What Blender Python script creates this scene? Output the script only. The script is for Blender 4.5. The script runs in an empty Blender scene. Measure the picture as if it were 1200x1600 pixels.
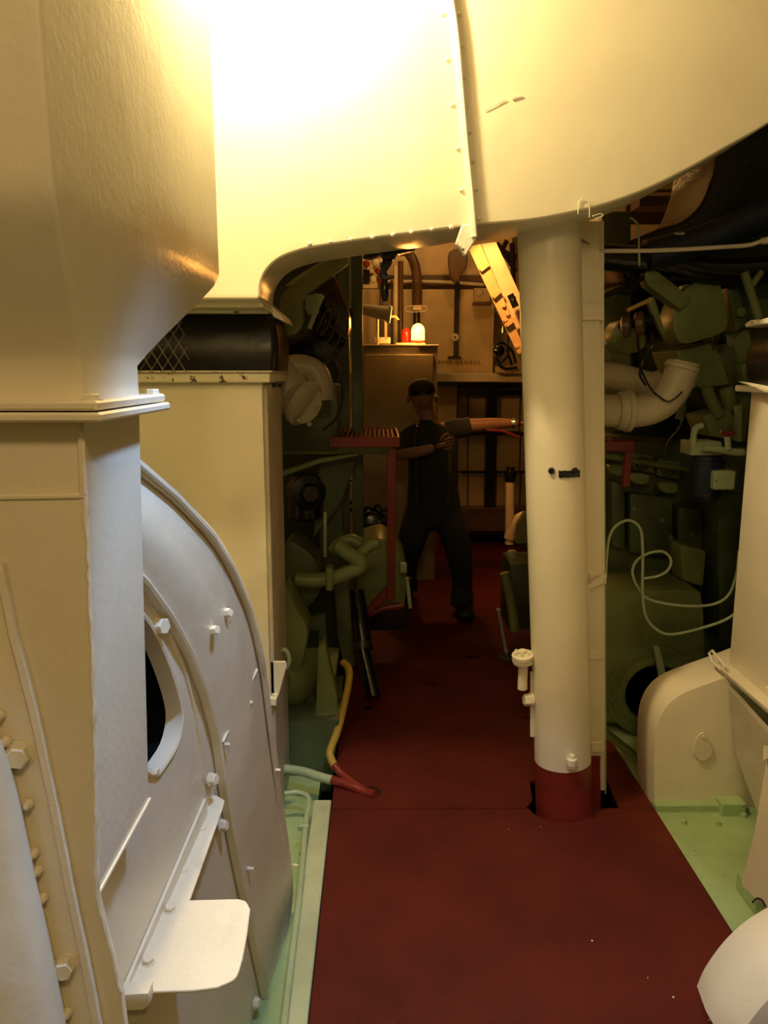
import bpy, bmesh, math, random
from mathutils import Vector, Matrix
from mathutils.geometry import tessellate_polygon
random.seed(7)
PI = math.pi
SC = bpy.context.scene
COL = SC.collection

# ------------------------------------------------------------------ camera
CH, PITCH, YAW, F = 1.62, math.radians(10.14), math.radians(0.466), 1230.0
FW = Vector((math.sin(YAW)*math.cos(PITCH), math.cos(YAW)*math.cos(PITCH), -math.sin(PITCH)))
RT = Vector((math.cos(YAW), -math.sin(YAW), 0))
UP = RT.cross(FW)
cd = bpy.data.cameras.new('camera'); cam = bpy.data.objects.new('camera', cd); COL.objects.link(cam)
cam.matrix_world = Matrix.Translation((0, 0, CH)) @ Matrix((RT, UP, -FW)).transposed().to_4x4()
cd.sensor_fit = 'VERTICAL'; cd.sensor_height = 36.0; cd.lens = 36.0*F/1600.0; cd.clip_start = 0.02
SC.camera = cam

# ------------------------------------------------------------------ world, lights, exposure
w = bpy.data.worlds.new('world'); SC.world = w; w.use_nodes = True
w.node_tree.nodes['Background'].inputs[0].default_value = (0.9, 0.75, 0.5, 1)
w.node_tree.nodes['Background'].inputs[1].default_value = 0.01
def point(name, loc, power, color, radius=0.06):
    l = bpy.data.lights.new(name, 'POINT'); l.energy = power; l.color = color; l.shadow_soft_size = radius
    o = bpy.data.objects.new(name, l); COL.objects.link(o); o.location = loc; return o
def area(name, loc, target, power, color, sx, sy):
    l = bpy.data.lights.new(name, 'AREA'); l.energy = power; l.color = color; l.shape = 'RECTANGLE'; l.size = sx; l.size_y = sy
    o = bpy.data.objects.new(name, l); COL.objects.link(o); o.location = loc
    o.rotation_euler = (Vector(target)-Vector(loc)).to_track_quat('-Z', 'Y').to_euler(); return o
def spot(name, loc, target, power, color, half, blend, radius):
    l = bpy.data.lights.new(name, 'SPOT'); l.energy = power; l.color = color; l.spot_size = math.radians(2*half); l.spot_blend = blend; l.shadow_soft_size = radius
    o = bpy.data.objects.new(name, l); COL.objects.link(o); o.location = loc
    o.rotation_euler = (Vector(target)-Vector(loc)).to_track_quat('-Z', 'Y').to_euler(); return o
point('warm_lamp', (-0.30, 2.12, 2.85), 93, (1.0, 0.78, 0.42), 0.05)
spot('cool_lamp', (0.14, 1.14, 2.32), (-0.14, 1.62, 0.25), 70, (0.36, 0.58, 1.0), 33, .40, .05)
point('fill_light_behind', (0.10, -0.25, 2.65), 37, (1.0, 0.69, 0.32), 0.15)  # unseen fill added behind the camera for warm bounced light
spot('stair_fill_spot', (0.42, 3.92, 2.40), (0.72, 4.30, 2.02), 62, (1.0, 0.36, 0.07), 31, .4, .04)  # unseen spot added behind the hood to turn the stair orange
point('orange_lamp_aft', (0.65, 6.1, 2.9), 9, (1.0, 0.50, 0.13), 0.06)
point('dim_lamp_aft', (0.2, 6.7, 3.1), 8, (1.0, 0.55, 0.18), 0.06)
VS = SC.view_settings
VS.view_transform = 'Standard'; VS.look = 'None'; VS.gamma = 1; VS.exposure = 0.0; VS.use_curve_mapping = False

# ------------------------------------------------------------------ pixel -> place helpers
def ray(px, py): return FW + RT*((px-600)/F) - UP*((py-800)/F)
def _at(r, s): return Vector((r.x*s, r.y*s, CH + r.z*s))
def PY(px, py, Y): r = ray(px, py); return _at(r, Y/r.y)
def PX(px, py, X): r = ray(px, py); return _at(r, X/r.x)
def PZ(px, py, Z): r = ray(px, py); return _at(r, (Z-CH)/r.z)
def PP(px, py, P, N, off=0.0):
    r = ray(px, py); o = Vector((0, 0, CH)); s = (P + N*off - o).dot(N)/r.dot(N); return o + r*s

# ------------------------------------------------------------------ materials
def lin(c): return tuple(((v/255)/12.92 if v/255 <= .04045 else (((v/255)+.055)/1.055)**2.4) for v in c)
MATS = {}
def paint(name, col, rough=0.45, bump=0.15, bscale=60, var=0.08, metal=0.0, col2=None, chips=None, chipamt=0.70, spec=0.5, bump2=0.0, coat=0.0):
    m = bpy.data.materials.new(name); m.use_nodes = True; nt = m.node_tree; N = nt.nodes; L = nt.links
    b = N['Principled BSDF']; b.inputs['Roughness'].default_value = rough; b.inputs['Metallic'].default_value = metal
    b.inputs['Specular IOR Level'].default_value = spec; b.inputs['Coat Weight'].default_value = coat; b.inputs['Coat Roughness'].default_value = .15
    tc = N.new('ShaderNodeTexCoord')
    n1 = N.new('ShaderNodeTexNoise'); n1.inputs['Scale'].default_value = 3.1; n1.inputs['Detail'].default_value = 6; n1.inputs['Roughness'].default_value = .62
    L.new(tc.outputs['Object'], n1.inputs['Vector'])
    mx = N.new('ShaderNodeMixRGB'); c2 = col2 or tuple(max(0, v*(1-2.4*var)) for v in col)
    mx.inputs[1].default_value = (*c2, 1); mx.inputs[2].default_value = (*[min(1, v*(1+var)) for v in col], 1)
    rp = N.new('ShaderNodeMapRange'); rp.inputs[1].default_value = .3; rp.inputs[2].default_value = .62
    L.new(n1.outputs['Fac'], rp.inputs[0]); L.new(rp.outputs[0], mx.inputs[0]); out = mx.outputs[0]
    if chips:
        n3 = N.new('ShaderNodeTexNoise'); n3.inputs['Scale'].default_value = 26; n3.inputs['Detail'].default_value = 5; n3.inputs['Roughness'].default_value = .7
        L.new(tc.outputs['Object'], n3.inputs['Vector'])
        g = N.new('ShaderNodeMath'); g.operation = 'GREATER_THAN'; g.inputs[1].default_value = chipamt; L.new(n3.outputs['Fac'], g.inputs[0])
        m2 = N.new('ShaderNodeMixRGB'); L.new(g.outputs[0], m2.inputs[0]); L.new(out, m2.inputs[1]); m2.inputs[2].default_value = (*chips, 1); out = m2.outputs[0]
    L.new(out, b.inputs['Base Color'])
    n2 = N.new('ShaderNodeTexNoise'); n2.inputs['Scale'].default_value = bscale; n2.inputs['Detail'].default_value = 3
    L.new(tc.outputs['Object'], n2.inputs['Vector'])
    bp = N.new('ShaderNodeBump'); bp.inputs['Strength'].default_value = bump; bp.inputs['Distance'].default_value = .004
    L.new(n2.outputs['Fac'], bp.inputs['Height'])
    if bump2:
        n4 = N.new('ShaderNodeTexNoise'); n4.inputs['Scale'].default_value = 7; n4.inputs['Detail'].default_value = 2
        L.new(tc.outputs['Object'], n4.inputs['Vector'])
        b2 = N.new('ShaderNodeBump'); b2.inputs['Strength'].default_value = bump2; b2.inputs['Distance'].default_value = .02
        L.new(n4.outputs['Fac'], b2.inputs['Height']); L.new(b2.outputs[0], bp.inputs['Normal'])
    L.new(bp.outputs[0], b.inputs['Normal'])
    MATS[name] = m; return m
CREAM = paint('cream_paint', (.80, .74, .58), .38, .14, 80, .03, bump2=.25)
CREAMR = paint('rough_cream_paint', (.80, .74, .58), .28, .18, 80, .03, bump2=.10)
CREAMC = paint('chipped_cream_paint', (.80, .74, .58), .45, .5, 70, .05, chips=(.10, .06, .03), chipamt=.62)
CREAMD = paint('aged_cream_paint', (.62, .56, .44), .5, .3, 60, .10)
HOODM = paint('hood_cream_paint', (.80, .73, .53), .28, .06, 40, .02, bump2=.12)
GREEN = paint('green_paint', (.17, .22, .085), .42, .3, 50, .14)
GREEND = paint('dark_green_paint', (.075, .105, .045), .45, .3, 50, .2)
DECKG = paint('deck_green_paint', (.36, .50, .24), .55, .4, 60, .10, chips=(.12, .10, .04), chipamt=.70)
DECKP = paint('pale_deck_paint', (.46, .52, .33), .55, .4, 60, .10, chips=(.16, .08, .03), chipamt=.68)
WORN = paint('worn_red_metal', (.50, .26, .14), .25, .2, 60, .1, metal=.85)
WIRE = paint('wire', (.22, .20, .17), .4, .2, 60, .1, metal=.5)
PIPEG = paint('pale_green_paint', (.38, .48, .30), .45, .3, 60, .08)
RED = paint('red_deck_paint', (.098, .010, .005), .65, .5, 160, .14, spec=.25)
REDM = paint('red_metal_paint', (.20, .022, .014), .35, .3, 80, .15)
BLACK = paint('black_paint', (.008, .008, .009), .20, .4, 40, .2)
RUBBER = paint('black_rubber', (.006, .006, .007), .30, .3, 22, .2, bump2=.2, spec=.35)
SHADEG = paint('painted_shade_green', (.030, .045, .020), .5, .3, 50, .2)  # near-black green, shade behind the engines put into the colour
PIPEC = paint('dull_pipe_paint', (.40, .36, .25), .42, .3, 50, .1)
STEEL = paint('dark_steel', (.05, .045, .04), .4, .3, 60, .2, metal=.7)
BROWN = paint('brown_pipe_paint', (.10, .055, .03), .4, .4, 60, .2)
CHROME = paint('bright_steel', (.6, .58, .55), .18, .1, 60, .05, metal=1.0)
BRASS = paint('brass', (.6, .42, .14), .3, .2, 60, .1, metal=1.0)
NAVY = paint('navy_paint', (.012, .02, .05), .35, .1, 60, .1)
YELLOW = paint('yellow_paint', (.42, .30, .05), .45, .3, 60, .1)
TAPE = paint('black_tape', (.006, .006, .008), .35, .5, 90, .2)
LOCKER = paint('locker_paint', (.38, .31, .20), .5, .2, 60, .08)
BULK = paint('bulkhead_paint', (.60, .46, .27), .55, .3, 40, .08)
WHITE = paint('white_plastic', (.75, .72, .66), .4, .1, 60, .03)
CHIP = paint('pale_chip', (.8, .75, .68), .6, .1, 60, .03)
REDGLASS = paint('dark_red_lens', (.45, .02, .015), .12, .0, 60, .02)
INK = paint('stencil_ink', (.10, .05, .02), .6, .1, 60, .1)
SKIN = paint('skin', (.26, .14, .095), .5, .1, 60, .05)
SHIRT = paint('dark_shirt', (.014, .018, .022), .85, .3, 90, .15)
JEANS = paint('dark_jeans', (.010, .016, .026), .85, .4, 90, .15)
CAP = paint('dark_cap', (.03, .024, .02), .8, .3, 90, .15)
GREY = paint('grey_vest', (.035, .034, .036), .85, .3, 90, .15)
SHOE = paint('dark_shoe', (.01, .009, .009), .5, .2, 60, .1)
BILGE = paint('dark_bilge', (.02, .016, .012), .7, .4, 30, .2)
def emit(name, col, s):
    m = bpy.data.materials.new(name); m.use_nodes = True; b = m.node_tree.nodes['Principled BSDF']
    b.inputs['Base Color'].default_value = (*col, 1); b.inputs['Emission Color'].default_value = (*col, 1); b.inputs['Emission Strength'].default_value = s; return m
GLOW = emit('lit_amber_lens', (1.0, .40, .06), 9)

# ------------------------------------------------------------------ mesh helpers
def newbm(): return bmesh.new()
def finish(bm, bevel=0, seg=1, angle=35):
    bmesh.ops.remove_doubles(bm, verts=bm.verts, dist=1e-6)
    bmesh.ops.recalc_face_normals(bm, faces=bm.faces)
    if bevel:
        es = [e for e in bm.edges if len(e.link_faces) == 2 and e.calc_face_angle(0) > .5]
        bmesh.ops.bevel(bm, geom=es, offset=bevel, segments=seg, affect='EDGES', clamp_overlap=True, profile=.6)
    for f in bm.faces: f.smooth = True
    for e in bm.edges:
        e.smooth = len(e.link_faces) == 2 and e.calc_face_angle(0) < math.radians(angle)
def mesh_obj(name, bm, mat, parent=None, bevel=0, seg=1, angle=35):
    finish(bm, bevel, seg, angle)
    base = parent_base(parent) if parent else None
    if base is None:
        xs = [v.co.x for v in bm.verts]; ys = [v.co.y for v in bm.verts]; zs = [v.co.z for v in bm.verts]
        base = Vector(((min(xs)+max(xs))/2, (min(ys)+max(ys))/2, min(zs)))
    bm.transform(Matrix.Translation(-base))
    me = bpy.data.meshes.new(name); bm.to_mesh(me); bm.free(); me.materials.append(mat)
    o = bpy.data.objects.new(name, me); COL.objects.link(o)
    if parent: o.parent = parent
    else: o.location = base
    return o
def parent_base(p):
    b = Vector((0, 0, 0))
    while p: b = b + p.location; p = p.parent
    return b
def thing(name, label, cat, loc, group=None):
    o = bpy.data.objects.new(name, None); o.empty_display_size = .1; COL.objects.link(o); o.location = loc
    o['label'] = label; o['category'] = cat
    if group: o['group'] = group
    return o
def tag(o, label, cat, group=None):
    o['label'] = label; o['category'] = cat
    if group: o['group'] = group
    return o
def part(name, bm, mat, parent, bevel=0, seg=1, label=None, angle=35):
    o = mesh_obj(name, bm, mat, parent, bevel, seg, angle)
    if label: o['label'] = label
    return o
def struct(name, bm, mat, parent=None, bevel=0):
    o = mesh_obj(name, bm, mat, parent, bevel)
    if not parent: o['kind'] = 'structure'
    return o

def prism(pts, vec, holes=()):
    """polygon(s) in 3D extruded along vec; holes are further loops."""
    bm = newbm(); vec = Vector(vec); loops = [list(map(Vector, pts))] + [list(map(Vector, h)) for h in holes]
    n = Vector((0, 0, 0)); P = loops[0]
    for i in range(len(P)): n += P[i].cross(P[(i+1) % len(P)])
    n.normalize(); u = n.orthogonal().normalized(); v = n.cross(u)
    A = [[bm.verts.new(p) for p in lp] for lp in loops]; B = [[bm.verts.new(p+vec) for p in lp] for lp in loops]
    if holes:
        flat = [Vector((p.dot(u), p.dot(v), 0)) for lp in loops for p in lp]
        sp = []; k = 0
        for lp in loops: sp.append(flat[k:k+len(lp)]); k += len(lp)
        fa = [x for l in A for x in l]; fb = [x for l in B for x in l]
        for t in tessellate_polygon(sp):
            try: bm.faces.new([fa[i] for i in t]); bm.faces.new([fb[i] for i in reversed(t)])
            except ValueError: pass
    else:
        bm.faces.new(A[0]); bm.faces.new(list(reversed(B[0])))
    for a, b in zip(A, B):
        for i in range(len(a)):
            j = (i+1) % len(a); bm.faces.new([a[i], b[i], b[j], a[j]])
    return bm
def box(x0, x1, y0, y1, z0, z1):
    return prism([(x0, y0, z0), (x1, y0, z0), (x1, y0, z1), (x0, y0, z1)], (0, y1-y0, 0))
def boxpx(x0, y0, x1, y1, Y, depth):
    a = PY((x0+x1)/2, y1, Y).z; b = PY((x0+x1)/2, y0, Y).z; ym = (y0+y1)/2
    return box(PY(x0, ym, Y).x, PY(x1, ym, Y).x, Y, Y+depth, a, b)
def pxprism(pl, Y, depth): return prism([PY(x, y, Y) for x, y in pl], (0, depth, 0))
def catmull(pts, k=6, closed=False):
    P = [Vector(p) for p in pts]; n = len(P); out = []
    rng = range(n) if closed else range(n-1)
    for i in rng:
        a = P[(i-1) % n] if closed or i > 0 else P[0]*2-P[1]; b = P[i]; c = P[(i+1) % n]
        d = P[(i+2) % n] if closed or i+2 < n else P[-1]*2-P[-2]
        for j in range(k):
            t = j/k; out.append(.5*((2*b)+(c-a)*t+(2*a-5*b+4*c-d)*t*t+(3*b-a-3*c+d)*t**3))
    if not closed: out.append(P[-1])
    return out
def tube(pts, r, n=12, closed=False, bm=None, prof=None, up=None):
    """sweep; r number or list; prof optional list of (a,b) offsets in the frame instead of a circle."""
    bm = bm or newbm(); P = [Vector(p) for p in pts]; m = len(P)
    R = r if isinstance(r, (list, tuple)) else [r]*m
    T = []
    for i in range(m):
        if closed: t = P[(i+1) % m]-P[i-1]
        else: t = P[min(i+1, m-1)]-P[max(i-1, 0)]
        T.append(t.normalized() if t.length > 1e-9 else Vector((0, 0, 1)))
    nrm = Vector(up) if up else T[0].orthogonal()
    rings = []
    for i in range(m):
        if up: nrm = Vector(up)
        nrm = (nrm - T[i]*nrm.dot(T[i])).normalized(); bi = T[i].cross(nrm)
        if prof: rings.append([bm.verts.new(P[i]+nrm*a+bi*b) for a, b in prof])
        else: rings.append([bm.verts.new(P[i]+(nrm*math.cos(2*PI*k/n)+bi*math.sin(2*PI*k/n))*R[i]) for k in range(n)])
    q = len(rings[0])
    for i in range(m if closed else m-1):
        a = rings[i]; b = rings[(i+1) % m]
        for k in range(q): bm.faces.new([a[k], a[(k+1) % q], b[(k+1) % q], b[k]])
    if not closed:
        bm.faces.new(list(reversed(rings[0]))); bm.faces.new(rings[-1])
    return bm
def tubepx(pl, rpx, Y, k=6, n=12):
    P = [PY(p[0], p[1], p[2] if len(p) > 2 else Y) for p in pl]
    if k > 1 and len(P) > 2: P = catmull(P, k)
    return tube(P, rpx*Y/F, n)
def lathe(p, d, prof, n=24):
    """prof [(h, r)] along direction d from p"""
    d = Vector(d).normalized(); u = d.orthogonal().normalized(); v = d.cross(u); bm = newbm(); p = Vector(p); rings = []
    for h, r in prof:
        if r < 1e-6: rings.append([bm.verts.new(p+d*h)])
        else: rings.append([bm.verts.new(p+d*h+(u*math.cos(2*PI*k/n)+v*math.sin(2*PI*k/n))*r) for k in range(n)])
    for a, b in zip(rings, rings[1:]):
        for k in range(n):
            fa = [a[k % len(a)], a[(k+1) % len(a)], b[(k+1) % len(b)], b[k % len(b)]]; f = []
            for x in fa:
                if x not in f: f.append(x)
            if len(f) > 2: bm.faces.new(f)
    if len(rings[0]) > 1: bm.faces.new(list(reversed(rings[0])))
    if len(rings[-1]) > 1: bm.faces.new(rings[-1])
    return bm
def cyl(p0, p1, r, n=16, r2=None):
    p0 = Vector(p0); p1 = Vector(p1); return lathe(p0, p1-p0, [(0, r), ((p1-p0).length, r if r2 is None else r2)], n)
def hexbolt(p, d, r, h):
    d = Vector(d).normalized(); u = d.orthogonal().normalized(); v = d.cross(u); p = Vector(p); bm = newbm(); R = []
    a0 = random.random()
    for hh, rr, n in ((-.002, r*1.25, 12), (h*.15, r*1.25, 12), (h*.15, r, 12), (h*.85, r, 12), (h, r*.86, 12)):
        ring = []
        for k in range(12):
            a = a0+2*PI*k/12; q = rr
            if abs(rr-r*1.25) > 1e-6 and k % 2: q = rr*.866
            ring.append(bm.verts.new(p+d*hh+(u*math.cos(a)+v*math.sin(a))*q))
        R.append(ring)
    for a, b in zip(R, R[1:]):
        for k in range(12): bm.faces.new([a[k], a[(k+1) % 12], b[(k+1) % 12], b[k]])
    bm.faces.new(list(reversed(R[0]))); bm.faces.new(R[-1]); return bm
def bolt(p, d, r, h, parent, mat=None, name='bolt'): return part(name, hexbolt(p, d, r, h), mat or CREAM, parent, angle=25)
def loft(rows):
    bm = newbm(); V = [[bm.verts.new(p) for p in r] for r in rows]
    for a, b in zip(V, V[1:]):
        for k in range(len(a)-1): bm.faces.new([a[k], a[k+1], b[k+1], b[k]])
    return bm
def solid_loft(rows, off):
    """closed slab from a loft grid: back side shifted by off"""
    off = Vector(off); bm = newbm(); A = [[bm.verts.new(p) for p in r] for r in rows]; B = [[bm.verts.new(Vector(p)+off) for p in r] for r in rows]
    n = len(rows); m = len(rows[0])
    for i in range(n-1):
        for k in range(m-1):
            bm.faces.new([A[i][k], A[i][k+1], A[i+1][k+1], A[i+1][k]]); bm.faces.new([B[i][k], B[i+1][k], B[i+1][k+1], B[i][k+1]])
    for k in range(m-1):
        bm.faces.new([A[0][k], B[0][k], B[0][k+1], A[0][k+1]]); bm.faces.new([A[-1][k], A[-1][k+1], B[-1][k+1], B[-1][k]])
    for i in range(n-1):
        bm.faces.new([A[i][0], A[i+1][0], B[i+1][0], B[i][0]]); bm.faces.new([A[i][-1], B[i][-1], B[i+1][-1], A[i+1][-1]])
    return bm
def ringloft(sections):
    """sections: list of loops (same count) -> closed solid"""
    bm = newbm(); V = [[bm.verts.new(p) for p in s] for s in sections]; n = len(V[0])
    for a, b in zip(V, V[1:]):
        for k in range(n): bm.faces.new([a[k], a[(k+1) % n], b[(k+1) % n], b[k]])
    bm.faces.new(list(reversed(V[0]))); bm.faces.new(V[-1]); return bm
def rrect(x0, x1, y0, y1, z, r=.01, k=3):
    out = []
    for cx, cy, a in ((x1-r, y1-r, 0), (x0+r, y1-r, 90), (x0+r, y0+r, 180), (x1-r, y0+r, 270)):
        for i in range(k+1):
            t = math.radians(a+90*i/k); out.append(Vector((cx+r*math.cos(t), cy+r*math.sin(t), z)))
    return out
def respace(pl, n):
    """resample a 2D polyline to n points by length"""
    P = [Vector((p[0], p[1])) for p in pl]; L = [0]
    for a, b in zip(P, P[1:]): L.append(L[-1]+(b-a).length)
    out = []
    for i in range(n):
        s = L[-1]*i/(n-1); j = 0
        while j < len(L)-2 and L[j+1] < s: j += 1
        t = (s-L[j])/max(L[j+1]-L[j], 1e-9); q = P[j].lerp(P[j+1], t); out.append((q.x, q.y))
    return out
def smooth2(pl, k=6):
    return [(v.x, v.y) for v in catmull([(x, y, 0) for x, y in pl], k)]
def smoothc(pl, k=5):
    return [(v.x, v.y) for v in catmull([(x, y, 0) for x, y in pl], k, True)]

# ================================================================== THE SETTING
# hull around the engine room
struct('ceiling', box(-2.6, 3.2, -2.6, 9.0, 3.75, 3.95), CREAMD)
struct('wall_left', box(-2.6, -2.45, -2.6, 9.0, -1.2, 3.75), CREAMD)
struct('wall_right', box(3.05, 3.2, -2.6, 9.0, -1.2, 3.75), GREEND)
struct('wall_back', box(-2.6, 3.2, 7.8, 8.0, -1.2, 3.75), BULK)
struct('wall_front', box(-2.6, 3.2, -2.6, -2.45, -1.2, 3.75), CREAMD)
struct('floor_bilge', box(-2.6, 3.2, -2.6, 9.0, -1.3, -1.2), BILGE)
XL, XR = -.175, 1.04
ys = PZ(600, 1264, 0).y                    # transverse plate joint
cx0 = PY(881, 1250, 2.66).x; CR = .107
fl = bpy.data.objects.new('floor', None); COL.objects.link(fl); fl['kind'] = 'structure'; fl.location = (.43, 2, -.012)
def arc(cx, cy, r, a0, a1, n):
    return [(cx+r*math.cos(math.radians(a0+(a1-a0)*i/n)), cy+r*math.sin(math.radians(a0+(a1-a0)*i/n))) for i in range(n+1)]
hx0, hx1 = PZ(824, 1268, 0).x, PZ(970, 1268, 0).x
colc = (cx0, ys+.02)
front = [(XL, .2), (XR, .2), (XR, ys-.002), (hx1, ys-.002)]
front += [(x, y) for x, y in arc(colc[0], colc[1], CR+.012, -10, -170, 16)] + [(hx0, ys-.002), (XL, ys-.002)]
struct('floor_plate', prism([(x, y, 0) for x, y in front], (0, 0, -.012)), RED, fl)
hy = ys+.30
struct('floor_plate', prism([(x, y, 0) for x, y in [(XL, ys+.002), (hx0, ys+.002), (hx0+.035, ys+.06), (hx0+.05, ys+.20), (PZ(943, 1205, 0).x, PZ(943, 1205, 0).y), (hx1, ys+.002), (XR, ys+.002), (XR, 3.9), (XL, 3.9)]], (0, 0, -.012)), RED, fl)
struct('floor_plate', box(XL, XR, 3.904, 5.2, -.012, 0), RED, fl)
struct('floor_plate', box(XL-.1, XR+.1, 5.204, 6.5, -.012, 0), RED, fl)
struct('floor_plate', box(XL-.6, XR+.3, 6.504, 7.8, -.012, 0), RED, fl)
# green side decks
dk = bpy.data.objects.new('floor_side_deck', None); COL.objects.link(dk); dk['kind'] = 'structure'; dk.location = (0, 2, -.1)
struct('deck_plate', box(XR, 2.6, .2, 6.5, -.06, -.015), DECKG, dk)
struct('deck_edge', box(-.245, XL-.004, .3, ys+.06, -.06, .004), DECKP, dk, bevel=.003)
struct('deck_plate', box(-2.4, -.245, .3, 6.5, -.16, -.10), DECKG, dk)
struct('deck_step', prism([PZ(1150, 1385, -.01), PZ(1164, 1375, -.01), PZ(1240, 1470, -.01), PZ(1225, 1490, -.01)], (0, 0, .05)), DECKG, dk)
# floor plate slots and flecks
for px, py, a, b in ((738, 1027, .075, .022), (672, 1068, .06, .008), (575, 1106, .06, .018), (828, 1122, .05, .006)):
    c = PZ(px, py, 0)
    struct('lifting_slot', prism([(c.x+a/2*math.cos(t), c.y+b*math.sin(t), .0005) for t in [2*PI*i/12 for i in range(12)]], (0, 0, .001)), BLACK, fl)
for i, (px, py) in enumerate(((925, 1470), (1052, 1558), (795, 1296), (1147, 1532), (1108, 1594), (845, 1292), (995, 1231), (1012, 1528))):
    c = PZ(px, py, 0); a = random.random()*3; s = .0035 if i in (0, 1) else .002
    q = [(c.x+s*k*math.cos(a+t)*(1.6 if j % 2 else .7), c.y+s*k*math.sin(a+t), .0002) for j, (t, k) in enumerate(((0, 1), (1.3, .6), (2.2, 1), (3.2, .8), (4.4, 1.1), (5.3, .6)))]
    tag(mesh_obj('paint_chip', prism(q, (0, 0, .001)), CHIP), 'tiny pale paint chip lying on the red floor plates', 'paint chip', 'paint chips on the red floor')

# ================================================================== HOOD (large cream duct across the top)
HY = 2.45
hood_low = [(405, 468), (408, 440), (420, 418), (440, 402), (470, 391), (505, 384), (600, 370), (680, 360), (728, 352), (760, 350), (830, 344), (900, 331), (960, 315), (1020, 292), (1080, 262), (1140, 228), (1200, 194), (1290, 130), (1400, 30), (1500, -80)]
hood_pts = [PY(x, y, HY) for x, y in smooth2(hood_low, 4)]
top = 3.7; xl = -1.35
outl = hood_pts + [Vector((hood_pts[-1].x, HY, top)), Vector((xl, HY, top)), Vector((xl, HY, hood_pts[0].z))]
hood = thing('exhaust_hood', 'huge cream painted duct casing hanging across the top with riveted seam', 'duct', (0.2, 2.6, 2.0))
part('casing', prism(outl, (0, .32, 0)), HOODM, hood, bevel=.012, seg=3, label='glossy cream sheet casing with rounded lower edge')
# seam bar and rivets
sm = [PY(x, y, HY+.002) for x, y in ((690, -60), (703, 0), (712, 60), (720, 150), (727, 230), (735, 310), (740, 372))]
part('seam_bar', tube(catmull(sm, 4), 1, prof=[(-.009, -.006), (.009, -.006), (.009, .024), (.004, .030), (-.005, .028), (-.009, .016)], up=(1, 0, 0)), CREAM, hood, label='vertical overlapping seam bar with shadowed edge')
part('seam_foot', pxprism([(722, 350), (742, 350), (746, 372), (738, 384), (728, 400), (720, 388), (712, 380)], HY-.012, .05), CREAMC, hood, bevel=.004)
rivet0 = None
rv = [(717, 22), (720, 72), (724, 121), (728, 165), (733, 207), (738, 252), (744, 296), (748, 342), (692, 22), (699, 93), (707, 164), (715, 232), (721, 297), (484, 381), (516, 378), (549, 374), (582, 371), (614, 367), (643, 363), (675, 358), (705, 355)]
for px, py in rv:
    p = PY(px, py, HY)
    if rivet0 is None:
        rivet0 = part('rivet', lathe(Vector((0, 0, 0))+hood.location, (0, -1, 0), [(-.001, .0075), (.003, .0065), (.006, .003), (.007, 0)], 8), CREAM, hood); r = rivet0
    else:
        r = rivet0.copy(); COL.objects.link(r); r.parent = hood
    r.location = p-hood.location
# peeling paint flakes along the right of the hood
for pl in ([(757, 172), (775, 163), (790, 155), (778, 160)], [(798, 153), (812, 149), (815, 150), (800, 155)], [(903, 335), (905, 315), (912, 311), (920, 318), (921, 340)], [(925, 338), (938, 334), (942, 337), (930, 342)]):
    P = [PY(x, y, HY-.004) for x, y in pl]
    part('peeling_edge', tube(catmull(P, 4), .0012, 6), CREAM, hood)

# ------------------------------------------------------------------ rear left trunk under the hood leg
tr = thing('rear_duct', 'square cream ventilation trunk under the hood leg, behind the fan casing', 'duct', (-.75, 2.95, 0))
TY = 2.72; tx1 = PY(415, 800, TY).x
ztop = PY(330, 596, TY).z
part('box_casing', box(-1.35, tx1, TY, TY+.42, -.1, ztop), CREAM, tr, bevel=.006, seg=2)
part('corner_strip', box(tx1-.004, tx1+.012, TY+.03, TY+.43, -.1, ztop-.01), CREAMD, tr, bevel=.003)
z0 = PY(330, 598, TY-.02).z; z1 = PY(330, 582, TY-.02).z
part('coaming', box(-1.37, PY(436, 590, TY-.02).x-.03, TY-.03, TY+.46, z0, z1), CREAMC, tr, bevel=.004)
part('coaming_lip', box(-1.38, PY(440, 590, TY-.02).x-.03, TY-.04, TY+.47, z1, z1+.006), CREAMC, tr, bevel=.002)
for px in (428, 437):
    bolt(PY(px, 600, TY+.05), (0, 0, -1), .008, .012, tr, STEEL)
# foot gusset
part('gusset', prism([PY(418, 1034, 2.75), PY(446, 1034, 2.75), PY(448, 1040, 2.75), PY(432, 1102, 2.75), PY(414, 1102, 2.75)], (0, .012, 0)), CREAMC, tr, bevel=.002)
part('gusset_ledge', prism([PY(414, 1092, 2.70), PY(432, 1092, 2.70), PY(432, 1103, 2.70), PY(414, 1103, 2.70)], (0, .06, 0)), CREAMC, tr, bevel=.002)
# bellows
zt = PY(330, 490, 2.74).z
bl = thing('rubber_bellows', 'black glossy flexible bellows between the hood leg and the left trunk', 'bellows', (-.75, 2.9, z1))
secs = []
for t in [i/8 for i in range(9)]:
    z = z1+.006+(zt-z1-.006)*t; bulge = .012*math.sin(PI*t); xr = PY(437, 575, TY).x*(1-t)+PY(430, 492, TY).x*t - .01
    secs.append(rrect(-1.30, xr+bulge, TY-.005-bulge+.03*t, TY+.36, z, .03, 4))
part('bellows_sleeve', ringloft(secs), RUBBER, bl)
zf0 = PY(330, 490, TY).z; zf1 = PY(330, 478, TY).z
part('upper_flange', box(-1.34, PY(417, 484, TY-.03).x, TY-.035, TY+.40, zf0, zf1), CREAMC, bl, bevel=.004)
part('flange_end', prism([PY(405, 462, 2.76), PY(440, 492, 2.76), PY(444, 503, 2.76), PY(424, 494, 2.76), PY(412, 482, 2.76)], (0, .30, 0)), CREAMC, bl, bevel=.003)
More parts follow.
